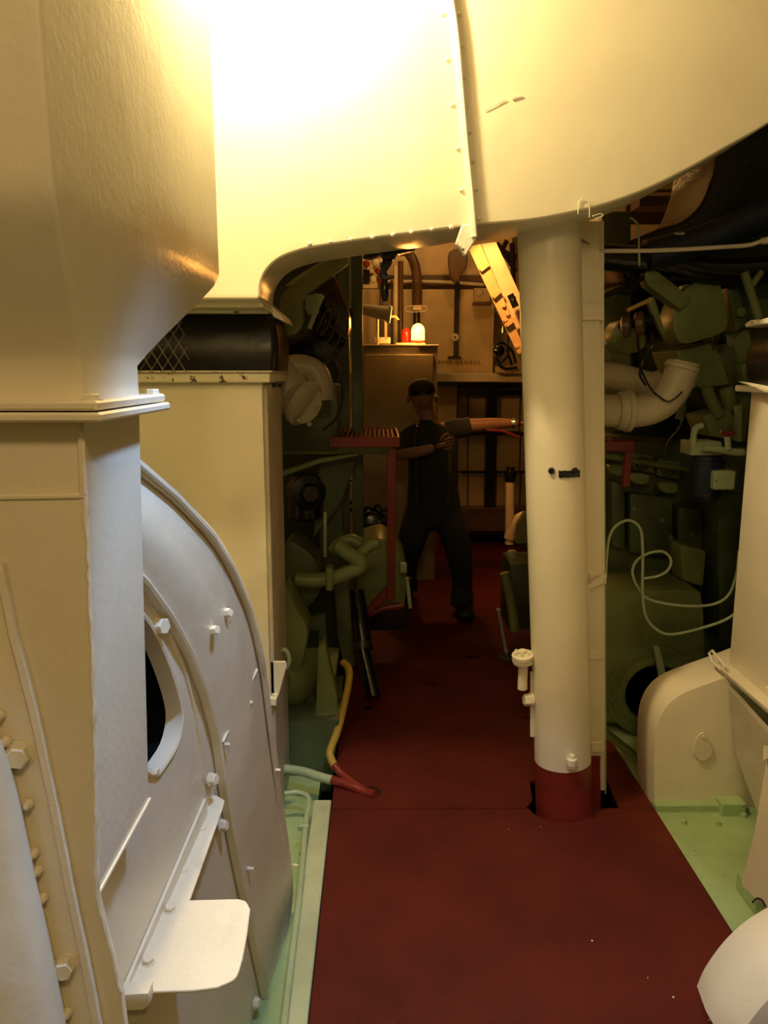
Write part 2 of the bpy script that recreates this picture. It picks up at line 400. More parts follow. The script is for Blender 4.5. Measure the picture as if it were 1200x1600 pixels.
# mesh guard: crossing wires in front of the bellows' left part
gy = TY-.045
for i in range(7):
    for s in (1, -1):
        u0 = 200+i*17; pts = [(u0+s*t*.62, 582-t) for t in (0, 20, 40, 60, 80)] if s > 0 else [(u0+40+s*t*.62, 582-t) for t in (0, 20, 40, 60, 80)]
        pts = [q for q in pts if 205 <= q[0] <= 296]
        if len(pts) > 1: part('guard_wire', tube([PY(x, y, gy) for x, y in pts], .0017, 5), WIRE, bl)
# hood leg down to the flange
part('leg', prism([PY(x, y, TY-.20) for x, y in ((250, 440), (403, 440), (405, 466), (412, 480), (250, 480))], (0, .30, 0)), HOODM, hood, bevel=.006)

# ================================================================== FOREGROUND FLUE (upper left)
XU = -.343; XN = -.375
ua = PX(76, 200, XU).y; ub = PX(335, 200, XU).y
na = PX(131, 625, XN).y; nb = PX(219, 625, XN).y
zsh = PX(80, 285, XU).z; znk = PX(219, 572, XN).z
zfl = PX(131, 640, XN).z
flue = thing('tapered_flue', 'wide cream flue tapering to a bolted flange at upper left, nearest the camera', 'flue', (-.7, 1.2, 1.58))
secs = []
for z, t in [(3.7, 0), (2.6, 0), (2.2, 0), (zsh+.01, 0)]+[(zsh+(znk-zsh)*i/10, i/10) for i in range(1, 11)]+[(zfl, 1.0)]:
    s = t*t*(3-2*t)*.12+t*.88 if t > 0 else 0
    secs.append(rrect(-1.25, XU+(XN-XU)*s, ua+(na-ua)*s, ub+(nb-ub)*s, z, .006, 3))
part('flue_casing', ringloft(secs), CREAMR, flue, angle=50)
part('flange', box(-1.3, PX(150, 640, XN).x+.028, na-.035, nb+.045, zfl, zfl+.012), CREAMR, flue, bevel=.003)
for px in (143, 243):
    p = PX(px, 628, XN+.016)
    part('flange_bolt', hexbolt(Vector((XN+.012, p.y if px > 200 else na-.005, zfl+.012)), (0, 0, 1), .011, .008), CREAM, flue)
part('chipped_tab', prism([PY(222, -8, ua+.5), PY(240, -8, ua+.5), PY(249, 14, ua+.5), (PY(238, 4, ua+.5))], (0, -.004, 0)), STEEL, flue)

# ------------------------------------------------------------------ foreground trunk below the flange
ft = thing('near_duct', 'cream welded trunk with bolted face plates below the flange, nearest on the left', 'duct', (-.7, 1.1, 0))
NY = na
part('flange', box(-1.3, XN+.033, na-.04, nb+.055, zfl-.014, zfl-.002), CREAMR, ft, bevel=.003)
A0 = PY(130, 655, NY); B0 = PX(219, 655, A0.x)
A1 = PX(150, 1400, XN-.004); B1 = PX(233, 1248, XN-.002)
NN = Vector((1, 0, 0)).cross(A1-A0).normalized()
if NN.y > 0: NN = -NN
def PN(px, py, off=0.0): return PP(px, py, A0, NN, off)
L = -1.3
bm = newbm()
q = [(A0.x, NY, zfl-.012), (B0.x, B0.y, zfl-.012), tuple(B1), tuple(A1)]
v = [bm.verts.new(p) for p in q]; u = [bm.verts.new((L, p[1], p[2])) for p in q]
bm.faces.new(v); bm.faces.new(u[::-1])
for i in range(4): bm.faces.new([v[i], u[i], u[(i+1) % 4], v[(i+1) % 4]])
part('trunk_casing', bm, CREAMR, ft, bevel=.003)
# lower face plate carrying on from the near face
part('face_plate', prism([PN(x, y, .004) for x, y in ((-200, 784), (121, 780), (128, 655), (131, 655), (146, 1000), (152, 1400), (172, 1480), (190, 1555), (205, 1680), (-200, 1680))], (0, .012, 0)), CREAMR, ft, bevel=.002)
# frame strip above
part('frame_strip', prism([PN(x, y, .007) for x, y in ((-200, 777), (133, 771), (133, 780), (-200, 786))], (0, .008, 0)), CREAM, ft, bevel=.002)
part('frame_strip', prism([PN(x, y, .007) for x, y in ((119, 672), (131, 672), (134, 776), (123, 777))], (0, .008, 0)), CREAM, ft, bevel=.002)
# weld bead down the near corner
wb = [PN(x, y, .003) for x, y in respace([(132, 780), (138, 900), (145, 1050), (148, 1250), (150, 1400), (170, 1475), (188, 1550)], 60)]
part('weld_bead', tube([p+Vector((random.uniform(-.001, .001),)*3) for p in wb], [random.uniform(.0028, .0058) for _ in wb], 6), CREAMR, ft)
# raised flat bar
rb = respace([(2, 880), (22, 985), (55, 1110), (85, 1250), (112, 1390), (135, 1500), (158, 1620), (170, 1700)], 40)
part('raised_bar', tube([PN(x, y, .009) for x, y in rb], 1, prof=[(-.005, -.002), (.005, -.002), (.005, .008), (-.003, .010)], up=(1, 0, 0)), CREAMR, ft, label='narrow whitish raised bar running down the face')
# rounded boss plate at far left
ba = smooth2([(-30, 1085), (0, 1150), (22, 1215), (42, 1300), (56, 1370), (70, 1430), (85, 1500), (104, 1600), (115, 1700)], 4)
rows = []
for off, dep in ((0, -.008), (-1, -.024), (-14, -.055), (-50, -.085), (-140, -.12), (-260, -.12)):
    rows.append([PN(x+off, y-off*.15, -dep) for x, y in ba])
part('rounded_boss', solid_loft(rows, (0, .14, 0)), CREAM, ft, label='rounded casting edge catching the cool light')
for px, py in ((-2, 1120), (8, 1160), (44, 1258), (52, 1335), (58, 1362), (66, 1405), (104, 1585)):
    part('weld_blob', lathe(PN(px, py, .012), (0, -1, 0), [(-.004, .007), (.004, .006), (.008, .003), (.009, 0)], 8), CREAMR, ft)
for px, py, r in ((31, 1179, .0155), (103, 1508, .0135)):
    bolt(PN(px, py, .006), (.12, -1, .05), r, .016, ft)
part('end_tab', prism([PY(x, y, 1.13) for x, y in ((160, 1557), (232, 1552), (234, 1572), (222, 1580), (165, 1582))], (0, .03, 0)), CREAM, ft, bevel=.006, seg=2)
part('end_tab', prism([PY(x, y, 1.15) for x, y in ((150, 1582), (225, 1578), (228, 1590), (150, 1640))], (0, .03, 0)), CREAMD, ft, bevel=.004)

# ================================================================== FAN CASING (left, facing the walkway)
FP = Vector((-.268, 2.3, 0)); FN = Vector((1, -.13, 0)).normalized()
def W(px, py, off=0.0): return PP(px, py, FP, FN, off)
fan = thing('fan_casing', 'large round cream fan casing with dark inlet opening and bolted rings', 'fan', (-.6, 1.7, 0))
A = smooth2([(190, 700), (222, 727), (275, 768), (335, 830), (368, 885), (394, 945), (408, 1000), (417, 1050), (427, 1130), (441, 1240), (458, 1380), (449, 1460), (439, 1540), (430, 1610), (425, 1680)], 5)
B = smooth2([(150, 830), (190, 866), (226, 903), (268, 958), (302, 1018), (328, 1085), (345, 1150), (354, 1215), (366, 1290), (384, 1380), (402, 1465), (420, 1550), (428, 1600), (424, 1680)], 5)
A = respace(A, 60); B = respace(B, 60)
rows = []
for t, off in ((0, 0), (.03, .006), (.10, .006), (.13, -.004), (.3, .010), (.5, .018), (.7, .016), (.88, .006), (1, 0)):
    rows.append([W(a[0]+(b[0]-a[0])*t, a[1]+(b[1]-a[1])*t, off*(1 if a[1] < 1150 else max(.15, 1-(a[1]-1150)/250))) for a, b in zip(A, B)])
part('scroll_cover', solid_loft(rows, FN*-.02), CREAM, fan, label='curved outer scroll band, yellowish at top and pale below')
part('outer_rim', tube([W(x, y, .007) for x, y in respace([(190, 703), (226, 733), (275, 775), (332, 838), (364, 892), (388, 950), (402, 1003), (412, 1050)], 40)], 1, prof=[(0, -.006), (.008, -.004), (.008, .004), (0, .006)], up=FN), CREAM, fan)
# ridge along B
rg = respace([(190, 868), (230, 908), (268, 960), (300, 1018), (326, 1085), (343, 1150), (352, 1215), (364, 1290), (382, 1380), (400, 1465), (418, 1550), (426, 1600), (424, 1680)], 60)
part('ring_ridge', tube([W(x-3, y+2, .004) for x, y in rg], 1, prof=[(-.012, -.006), (.006, -.006), (.009, 0), (.006, .006), (-.012, .006)], up=FN), CREAMR, fan, label='raised white ridge between scroll and inlet ring')
# inlet plate with opening
hole = respace(smoothc([(170, 990), (200, 950), (228, 968), (252, 1012), (272, 1066), (283, 1115), (276, 1160), (258, 1192), (240, 1212), (212, 1190), (180, 1120)]), 44)
plate = [(x-4, y+2) for x, y in rg] + [(222, 1700), (200, 1590), (184, 1520), (165, 1450), (156, 1400), (156, 1000), (165, 860)]
part('inlet_plate', prism([W(x, y, -.012) for x, y in plate], FN*-.008, [[W(x, y, -.012) for x, y in hole[:-1]]]), CREAM, fan)
part('inlet_lip', tube([W(x, y, -.011) for x, y in hole[:-1]], 1, closed=True, prof=[(-.03, -.003), (.004, -.004), (.006, 0), (.004, .005), (-.03, .004)], up=FN), CREAMR, fan, label='rough white lip around the dark inlet')
part('inner_ring', tube([W(x, y, -.010) for x, y in respace([(195, 905), (232, 940), (262, 985), (288, 1045), (303, 1105), (312, 1165), (318, 1215)], 30)], 1, prof=[(-.004, -.004), (.003, -.003), (.003, .003), (-.004, .004)], up=FN), CREAMR, fan)
c = W(250, 1100, -.09)
part('impeller_drum', lathe(c, FN, [(-.03, .08), (-.02, .08), (-.02, .03), (.05, .025), (.055, 0)], 20), BLACK, fan)
for k in range(4):
    a = .6+k*.22
    part('impeller_vane', prism([c+Vector((0, math.cos(a)*.03, -math.sin(a)*.03)), c+Vector((0, math.cos(a)*.10, -math.sin(a)*.10)), c+Vector((0, math.cos(a+.04)*.10, -math.sin(a+.04)*.10)), c+Vector((0, math.cos(a+.1)*.03, -math.sin(a+.1)*.03))], FN*.04), BROWN, fan)
hc2 = [W(x, y, -.0205) for x, y in hole[:-1]]; ctr = sum(hc2, Vector())/len(hc2)
bmw = newbm(); l1 = [bmw.verts.new(ctr+(q-ctr)*1.01) for q in hc2]; l2 = [bmw.verts.new(ctr+(q-ctr)*1.02-FN*.13) for q in hc2]
for i in range(len(l1)): j = (i+1) % len(l1); bmw.faces.new([l1[i], l1[j], l2[j], l2[i]])
bmw.faces.new(l2[::-1]); part('inlet_throat', bmw, BLACK, fan, label='fan inlet throat, its inner shade painted black')  # black lining puts the shade inside the opening into the colour
# bolts
for px, py, off, r, h, d in ((245, 978, -.012, .016, .020, (1, -.5, .1)), (329, 985, .014, .010, .020, (1, -.6, .3)), (351, 958, .013, .010, .018, (1, -.6, .3)), (330, 1218, -.002, .0125, .014, (1, -.4, .2)), (346, 1290, -.002, .012, .014, (1, -.3, .2)), (400, 1567, -.002, .013, .012, (1, -.3, .2)), (243, 1205, -.01, .006, .006, (1, -.2, 0))):
    bolt(W(px, py, off), d, r, h, fan)
for px, py, off in ((334, 1007, .014), (357, 973, .012)):
    part('bolt_shadow', lathe(W(px, py, off-.002), FN, [(0, .007), (.003, .006), (.004, 0)], 8), YELLOW, fan)  # yellow discs painting the shadows cast by the two bolts above
for px, py in ((350, 1163), (388, 1357), (431, 1203), (427, 1545), (459, 1352)):
    part('edge_stud', hexbolt(W(px, py, .004), FN, .0045, .014), CREAM, fan)
part('lug', cyl(W(376, 1102, 0), W(392, 1098, .012), .006, 10), CREAM, fan)
part('seam_strip', tube([W(x, y, .006) for x, y in ((402, 1046), (385, 1080), (365, 1122), (348, 1160))], 1, prof=[(-.003, -.003), (.003, -.002), (.003, .002), (-.003, .003)], up=FN), CREAM, fan)
part('weld_line', tube([B1+Vector((.001, 0, 0)), (A1+B1)/2+Vector((.001, 0, 0)), A1+Vector((.001, 0, 0))], .0028, 6), CREAM, ft)
# angle iron and step plate
SA, SB = W(338, 1242, -.005), W(200, 1550, -.005); SN = (SA-SB).cross(Vector((1, 0, 0))).normalized(); SN = SN if SN.z > 0 else -SN
def PS(x, y, off=0.0): return PP(x, y, SA, SN, off)
ai = [PS(x, y) for x, y in ((318, 1244), (338, 1242), (351, 1250), (348, 1262), (297, 1405), (205, 1552), (190, 1546), (255, 1412))]
part('angle_bar', prism(ai, SN*-.006), CREAM, fan, bevel=.0015)
part('angle_web', prism([W(318, 1248, -.011), W(190, 1546, -.011), W(196, 1575, -.011), W(322, 1285, -.011)], FN*.006), CREAM, fan)
for px, py in ((317, 1293), (288, 1358)):
    part('angle_rivet', lathe(PS(px, py), SN, [(0, .009), (.002, .008), (.003, 0)], 10), CREAM, fan)
st = smooth2([(372, 1404), (384, 1408), (391, 1420)], 4) + [(386, 1460), (379, 1498)] + smooth2([(379, 1498), (368, 1528), (340, 1543)], 5)[1:]
step = tag(mesh_obj('step_plate', prism([PS(x, y, .004) for x, y in [(252, 1407)]+st+[(300, 1548), (197, 1551)]], SN*-.006), CREAM, bevel=.0015), 'small bright cream step plate with rounded corners bolted to the fan casing', 'step')
for px, py in ((266, 1420), (232, 1501)):
    b = mesh_obj('plate_bolt', hexbolt(PS(px, py, .004), SN, .010, .008), CREAM, step)

# ================================================================== COLUMN
CY = ys+.02
pt = PY(858, 372, CY); pb = PY(881, 1256, CY)
axis = (pt-pb).normalized()
def onax(py): # axis point at pixel row
    a = PY(858, py, CY); t = (a.z-pb.z)/axis.z; return pb+axis*t
col = thing('support_column', 'round cream steel column standing in the red floor, red painted foot', 'column', (pb.x, pb.y, 0))
zred = onax(1186)
b0 = pb+axis*((-.30-pb.z)/axis.z)
part('shaft', cyl(zred, onax(352)+axis*.05, .1035, 40), CREAM, col)
part('red_foot', cyl(b0, zred, .1055, 40), REDM, col, label='dark red painted foot of the column')
# hood boss above column
part('head_plate', cyl(onax(352), onax(352)+axis*.06, .118, 30), HOODM, col)
nn = onax(1185)+Vector((.02, -.112, 0))
part('nipple', lathe(PY(893, 1200, CY-.115)+Vector((0, 0, 0)), (0, 0, 1), [(0, .015), (.012, .016), (.012, .019), (.035, .019), (.04, .012), (.05, .010)], 12), CREAM, col)
part('nipple', tube(catmull([PY(893, 1185, CY-.115), PY(896, 1190, CY-.10), PY(899, 1192, CY-.07)], 4), .010, 8), CREAM, col)
tapeo = thing('tape_strip', 'short black tape strip stuck on the round cream column', 'tape', PY(881, 735, CY-.11))
cc = onax(735)
rows = []
for zz in (-.012, -.004, .004, .012):
    rows.append([cc+Vector((math.sin(a)*.1062, -math.cos(a)*.1062, zz+.002*math.sin(a*40))) for a in [(-.11+i*.088) for i in range(10)]])
part('tape_band', solid_loft(rows, (0, .0008, 0)), TAPE, tapeo)
for dx in (862, 899):
    part('tape_end', lathe(PY(dx, 736, CY-.104), (0, -1, 0), [(-.004, .012), (.003, .010), (.004, 0)], 9), TAPE, tapeo)
# side valve flange and nut on the left of the column
vf = thing('valve_flange', 'round cream bolted flange sticking out left of the column', 'flange', PY(822, 1030, CY))
p = PY(818, 1024, CY)
part('flange_disc', lathe(p+Vector((0, 0, -.026)), (-.12, -.15, 1), [(0, .038), (.012, .040), (.013, .034), (.017, .034), (.018, .040), (.032, .040), (.036, .034)], 24), CREAM, vf)
part('flange_neck', cyl(p+Vector((.0, 0, -.13)), p+Vector((0, 0, -.02)), .018, 14), CREAM, vf)
for k in range(6):
    a = k*PI/3+.3; q = p+Vector((-.004+.027*math.cos(a), .027*math.sin(a), .009))
    part('flange_bolt', hexbolt(q, (-.12, -.15, 1), .0055, .007), CREAM, vf)
part('flange_cap', lathe(p+Vector((-.004, 0, .008)), (-.12, -.15, 1), [(0, .016), (.012, .014), (.014, 0)], 14), CREAM, vf)
nt = thing('pipe_union', 'small cream pipe union below the flange left of the column', 'fitting', PY(822, 1100, CY))
p = PY(822, 1093, CY)
part('union_nut', hexbolt(p+Vector((.02, 0, 0)), (-1, -.2, 0), .022, .03), CREAM, nt)
part('union_pipe', cyl(PY(832, 1150, CY), PY(832, 1050, CY), .009, 10), CREAM, nt)
part('union_pipe', cyl(p, p+Vector((.035, 0, 0)), .014, 12), CREAM, nt)

# conduit channel beside the column
Yc = CY+.08
cn = thing('cable_channel', 'narrow cream vertical channel clipped beside the right of the column', 'channel', PY(930, 1200, Yc))
part('channel_body', prism([PY(905, 345, Yc), PY(937, 345, Yc), PY(943, 1182, Yc), PY(914, 1182, Yc)], (0, .05, 0)), CREAM, cn, bevel=.008, seg=2)
part('channel_flange', prism([PY(936, 345, Yc+.03), PY(944, 345, Yc+.03), PY(945, 1235, Yc+.03), PY(938, 1235, Yc+.03)], (0, .05, 0)), CREAM, cn, bevel=.001)
part('channel_foot', prism([PY(916, 1182, Yc+.005), PY(938, 1182, Yc+.005), PY(940, 1266, Yc+.005), PY(918, 1266, Yc+.005)], (0, .05, 0)), REDM, cn, bevel=.006)
part('clip', boxpx(907, 474, 944, 500, Yc-.016, .08), CREAM, cn, bevel=.004, seg=2)
bolt(PY(931, 487, Yc-.016), (0, -1, 0), .007, .006, cn)
part('clip', boxpx(921, 897, 948, 913, Yc-.01, .07), CREAM, cn, bevel=.003)
part('clip_tab', prism([PY(x, y, Yc-.03) for x, y in ((941, 899), (948, 901), (941, 912), (922, 921), (920, 938), (916, 939), (916, 916), (930, 906))], (0, .014, 0)), CREAM, cn, bevel=.001)
part('clip', boxpx(920, 1018, 942, 1032, Yc-.006, .065), CREAMC, cn, bevel=.003)
part('clip', boxpx(924, 1160, 943, 1176, Yc-.008, .06), CREAM, cn, bevel=.003)
part('tie_rod', tube([PY(904, 372, Yc-.02), PY(920, 381, Yc-.02)], .004, 8), CHROME, cn)
part('vertical_cable', tube([PY(946, 1240, Yc+.06), PY(944, 800, Yc+.06), PY(941, 400, Yc+.06)], .004, 6), PIPEG, cn)

# ================================================================== RIGHT TRUNK and bracket
rt = thing('side_duct', 'tall cream duct panel at the right edge with a chipped coaming on top', 'duct', (1.6, 2.2, .55))
XT = 1.31; y0 = PX(1150, 900, XT).y
za = PX(1176, 612, XT).z; zb = PX(1145, 1042, XT).z
part('panel_casing', box(XT, 2.1, 1.2, y0, zb, za), CREAM, rt, bevel=.006, seg=2)
za2 = PX(1160, 602, XT-.03).z
part('coaming', box(XT-.045, 2.1, 1.2, y0+.03, za, za+.022), CREAMC, rt, bevel=.004)
part('coaming_strip', prism([PY(1157, 597, y0-.05), PY(1162, 596, y0-.05), PY(1215, 606, y0-.4), PY(1215, 612, y0-.4)], (.0, .02, .0)), CREAMC, rt)
part('base_flange', box(XT-.045, 2.1, 1.2, y0+.02, zb-.014, zb), CREAM, rt, bevel=.003)
part('base_flange', box(XT-.035, 2.1, 1.2, y0+.01, zb-.03, zb-.016), CREAM, rt, bevel=.003)
part('lifting_eye', tube([PX(x, y, XT-.05) for x, y in ((1126, 1046), (1113, 1034), (1108, 1020), (1113, 1017), (1124, 1030), (1134, 1044))], .0055, 6), CREAM, rt)
for px, py in ((1136, 1046), (1142, 1053), (1198, 1076)):
    part('stud', lathe(PX(px, py, XT-.03), (0, 0, 1), [(-.004, .006), (.006, .005), (.007, 0)], 8), CREAM, rt)
rbw = thing('right_bellows', 'black flexible bellows above the right duct panel', 'bellows', (1.7, 2.2, za+.022))
zq = PX(1165, 515, XT).z
secs = []
for t in [i/6 for i in range(7)]:
    secs.append(rrect(XT-.02-.03*math.sin(PI*t)+.02*t, 2.05, 1.25, y0+.0, za+.022+(zq-za-.022)*t, .04, 4))
part('bellows_sleeve', ringloft(secs), RUBBER, rbw)
part('upper_flange', prism([PX(x, y, XT-.06) for x, y in ((1163, 506), (1172, 500), (1188, 499), (1230, 488), (1230, 503), (1180, 508), (1165, 512))], (.5, 0, 0)), CREAMC, rbw, bevel=.003)

gb = thing('gear_bracket', 'cream round-cornered bracket casting on the green deck at right with teardrop cover', 'bracket', (1.3, 2.9, 0))
BY = 2.74
o1 = [(1022, 1272), (1022, 1200), (1024, 1150), (1030, 1122), (1044, 1098), (1064, 1080), (1090, 1070), (1140, 1056), (1260, 1010), (1260, 1272)]
o1s = smooth2([(1022, 1272), (1022, 1200), (1024, 1150), (1031, 1122), (1044, 1101), (1064, 1085), (1095, 1072), (1140, 1056)], 4) + [(1260, 1010), (1260, 1272)]
part('bracket_casting', prism([PY(x, y, BY) for x, y in o1s], (0, .20, 0)), CREAM, gb, bevel=.004, seg=2)
part('cover_plate', prism([PY(x, y, BY-.004) for x, y in smoothc([(1097, 1144), (1104, 1148), (1109, 1160), (1112, 1172), (1108, 1183), (1098, 1188), (1088, 1184), (1083, 1174), (1085, 1160), (1090, 1149)], 3)], (0, -.006, 0)), CREAM, gb, bevel=.001, label='teardrop shaped swinging cover plate')
bolt(PY(1099, 1151, BY-.009), (0, -1, 0), .006, .005, gb)
part('side_web', prism([PY(1138, 1075, BY-.01), PY(1240, 1190, BY-.45), PY(1240, 1420, BY-.45), PY(1188, 1253, BY-.10), PY(1150, 1180, BY-.02)], (.02, .01, 0)), CREAMD, gb)
part('base_rail', boxpx(1024, 1258, 1168, 1282, BY-.03, .05), DECKG, gb, bevel=.004)
part('base_block', boxpx(1128, 1256, 1166, 1284, BY-.06, .06), DECKG, gb, bevel=.004)
for px, py in ((1068, 1286), (1122, 1288), (1162, 1276)):
    bolt(PZ(px, py, -.015), (0, 0, 1), .011, .014, gb, DECKG)
# near right casing plates
nr = thing('near_right_casing', 'cream curved casing edge at the lower right corner of the picture', 'casing', (1.2, 1.7, 0))
cur = smooth2([(1116, 1605), (1128, 1578), (1148, 1548), (1172, 1520), (1205, 1492), (1260, 1460)], 5)
rows = []
for off, dep in ((0, .05), (3, .0), (20, -.05), (80, -.08), (220, -.09)):
    rows.append([PY(x+off*.7, y+off*.7, 1.62)+Vector((0, dep, 0)) for x, y in cur])
part('curved_shell', solid_loft(rows, (.02, .10, -.02)), CREAM, nr)
rp = thing('right_side_plate', 'upright cream side plate standing on the green deck at the right edge', 'plate', (1.3, 2.2, 0))
part('plate_body', prism([PX(x, y, 1.10) for x, y in ((1204, 1150), (1198, 1180), (1178, 1300), (1158, 1376), (1160, 1386), (1182, 1408), (1210, 1425), (1290, 1460), (1290, 1150))], (.03, 0, 0)), CREAM, rp, bevel=.003)
part('pipe_clip', tube(catmull([PX(x, y, 1.095) for x, y in ((1176, 1410), (1182, 1404), (1190, 1406), (1196, 1416))], 3), .003, 6), BLACK, rp)
part('edge_bar', prism([PX(x, y, 1.095) for x, y in ((1196, 1165), (1200, 1166), (1200, 1185), (1196, 1190))], (-.006, 0, 0)), CREAM, rp)

# ================================================================== BLACK EXHAUST (upper right) and long rail
ex = thing('exhaust_duct', 'large black exhaust trunk curving down at upper right behind the hood', 'duct', (2.3, 3.6, 2.0))
part('trunk_shell', pxprism(smooth2([(1128, 150), (1119, 250), (1110, 285), (1094, 320), (1066, 345), (1030, 356)], 4)+[(985, 375), (950, 392), (985, 440), (1100, 450), (1330, 430), (1330, 150)], 3.35, .5), BLACK, ex, bevel=.03, seg=3)
part('lagging_roll', tubepx([(1010, 400), (1090, 378), (1160, 350), (1240, 318)], 24, 3.2), NAVY, ex)
part('lagging_roll', tubepx([(915, 400), (1040, 410), (1120, 425), (1240, 420)], 20, 3.25), BLACK, ex)
part('clamp', boxpx(1055, 363, 1070, 367, 3.15, .02), CHROME, ex)
rail = thing('hand_rail', 'thin pale horizontal pipe running right from the cable channel', 'pipe', PY(1060, 390, 2.85))
part('rail_tube', tubepx([(935, 392), (1000, 392), (1060, 390), (1130, 386), (1170, 383), (1192, 376), (1230, 362)], 3.2, 2.85), CREAMD, rail)
part('rail_end', tubepx([(1190, 377), (1206, 376)], 5, 2.85), CREAMD, rail)
# orange lit structure seen beyond the exhaust
of = thing('steel_rack', 'orange lit upright frame and shelf seen between the hood and black exhaust', 'frame', PY(1060, 350, 5.6))
part('upright', pxprism([(1068, 262), (1082, 258), (1050, 470), (1040, 930), (1026, 930), (1040, 470)], 5.6, .05), BULK, of)
part('side_panel', pxprism([(1084, 250), (1125, 225), (1110, 340), (1074, 350)], 5.7, .05), LOCKER, of)
part('shelf', boxpx(1000, 306, 1066, 322, 5.65, .2), BROWN, of)
part('shelf', boxpx(1015, 284, 1066, 296, 5.75, .2), BULK, of)
part('back_panel', boxpx(980, 240, 1110, 350, 6.0, .03), BROWN, of)
part('upright', pxprism([(1052, 320), (1060, 320), (1058, 346), (1050, 346)], 5.6, .04), BULK, of)

# ================================================================== RIGHT ENGINE
en = thing('right_engine', 'large green marine engine with levers, covers and round hatch right of the column', 'engine', (1.7, 3.6, 0))
def ep(name, pl, Y, d, mat=GREEN, bev=.006, label=None, parent=en): return part(name, pxprism(pl, Y, d), mat, parent, bevel=bev, seg=2, label=label)
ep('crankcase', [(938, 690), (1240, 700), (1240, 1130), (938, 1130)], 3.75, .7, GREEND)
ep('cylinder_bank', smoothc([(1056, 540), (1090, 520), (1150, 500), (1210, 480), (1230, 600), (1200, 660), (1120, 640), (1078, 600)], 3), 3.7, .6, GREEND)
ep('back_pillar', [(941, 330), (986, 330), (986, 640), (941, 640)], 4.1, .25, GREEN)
part('pillar_band', boxpx(939, 420, 988, 424, 4.08, .02), GREEND, en)
# rocker cover and lever
ep('rocker_cover', smoothc([(1052, 492), (1068, 455), (1090, 440), (1118, 432), (1133, 470), (1137, 505), (1128, 520), (1100, 530), (1070, 537), (1056, 525)], 4), 3.25, .16, label='rounded green rocker cover')
ep('rocker_arm', smooth2([(1008, 436), (1010, 426), (1018, 421), (1028, 424)], 3)+[(1082, 466), (1064, 484), (1012, 446)], 3.21, .08, label='pale green lever arm')
part('push_rod', tube([PY(934, 468, 3.18), PY(1010, 432, 3.24)], .010, 8), STEEL, en)
ep('rocker_cover', smoothc([(1140, 440), (1160, 428), (1215, 420), (1215, 480), (1170, 510), (1150, 500)], 3), 3.45, .2, GREEND)
ep('injector_block', [(1136, 450), (1152, 440), (1168, 505), (1150, 520)], 3.3, .15, GREEND)
part('bolt_boss', lathe(PY(1157, 488, 3.28), (0, -1, 0), [(-.02, .02), (.01, .018), (.014, 0)], 12), GREEN, en)
fk = tubepx([(1163, 425), (1170, 448), (1177, 470), (1186, 498)], 6.5, 3.2); part('forked_pipe', fk, GREEN, en)
part('forked_pipe', tubepx([(1190, 424), (1182, 436), (1172, 450)], 5, 3.2), GREEN, en)
ep('shade_block_right', [(937, 410), (1260, 395), (1260, 720), (937, 720)], 4.45, .3, SHADEG)  # added near-black block, shuts off orange light behind the engine
# top edge pieces along the dark gap
for i in range(11):
    x = 1066+i*13; y = 449-i*2.4
    ep('head_stud', [(x, y-3), (x+10, y-6), (x+11, y+5), (x+1, y+8)], 3.30, .04, PIPEG if i % 3 == 0 else GREEN, .002)
# housings beneath
ep('pump_housing', [(1056, 548), (1110, 535), (1122, 545), (1140, 600), (1096, 607), (1070, 590)], 3.35, .3, GREEN)
ep('pump_housing', [(1134, 522), (1170, 515), (1180, 560), (1150, 570), (1140, 560)], 3.4, .25, GREEN)
ep('cylinder_cover', [(1122, 545), (1148, 540), (1160, 600), (1136, 604)], 3.38, .2, GREEND)
ep('cylinder_cover', [(1158, 570), (1172, 566), (1172, 598), (1162, 598)], 3.3, .1, GREEN)
ep('gap_block', [(1118, 524), (1134, 520), (1136, 536), (1122, 540)], 3.24, .05, BLACK, .002)
part('push_tube', tubepx([(1104, 606), (1110, 622), (1124, 650)], 9, 3.3), GREEN, en)
part('push_tube', tubepx([(1134, 606), (1144, 640)], 11, 3.35), GREEN, en)
ep('fuel_pump', [(1098, 650), (1140, 640), (1148, 655), (1160, 620), (1172, 618), (1166, 690), (1110, 682)], 3.3, .2, GREEN)
ep('cover_strip', [(1153, 635), (1160, 632), (1160, 690), (1152, 690)], 3.26, .04, PIPEG, .002)
# small hand lever in dark near brass lamp
ep('round_housing', smoothc([(958, 520), (968, 502), (985, 500), (1000, 512), (1010, 530), (1000, 548), (975, 552), (960, 540)], 3), 3.35, .15, GREEN, label='pale rounded green end cover')
ep('link_plate', [(1012, 470), (1022, 463), (1040, 520), (1034, 522)], 3.2, .03, GREEN, .002)
part('link_plate', pxprism([(937, 505), (940, 503), (948, 538), (944, 540)], 3.1, .02), PIPEG, en)
wk = thing('work_lamp', 'dark twin-disc cable fitting with brass top strip hanging on the engine', 'lamp', PY(1000, 520, 3.1))
for x, y, r in ((978, 510, 17), (999, 506, 18)):
    part('lamp_disc', lathe(PY(x, y, 3.10), (1, -.35, .1), [(-.02, r*.6*3.1/F), (-.012, r*3.1/F), (.012, r*3.1/F), (.02, r*.6*3.1/F)], 20), BROWN, wk)
part('lamp_hub', tube([PY(970, 510, 3.1), PY(1018, 500, 3.14)], .018, 12), STEEL, wk)
part('top_strip', pxprism([(980, 482), (1018, 464), (1020, 470), (982, 487)], 3.05, .02), BRASS, wk)
part('lamp_cable', tubepx([(996, 526), (998, 545), (1006, 560), (1000, 585), (1008, 602)], 2.2, 3.1), BLACK, wk)
part('lamp_cable', tubepx([(1018, 520), (1020, 540), (1008, 556)], 2.2, 3.1), BLACK, wk)
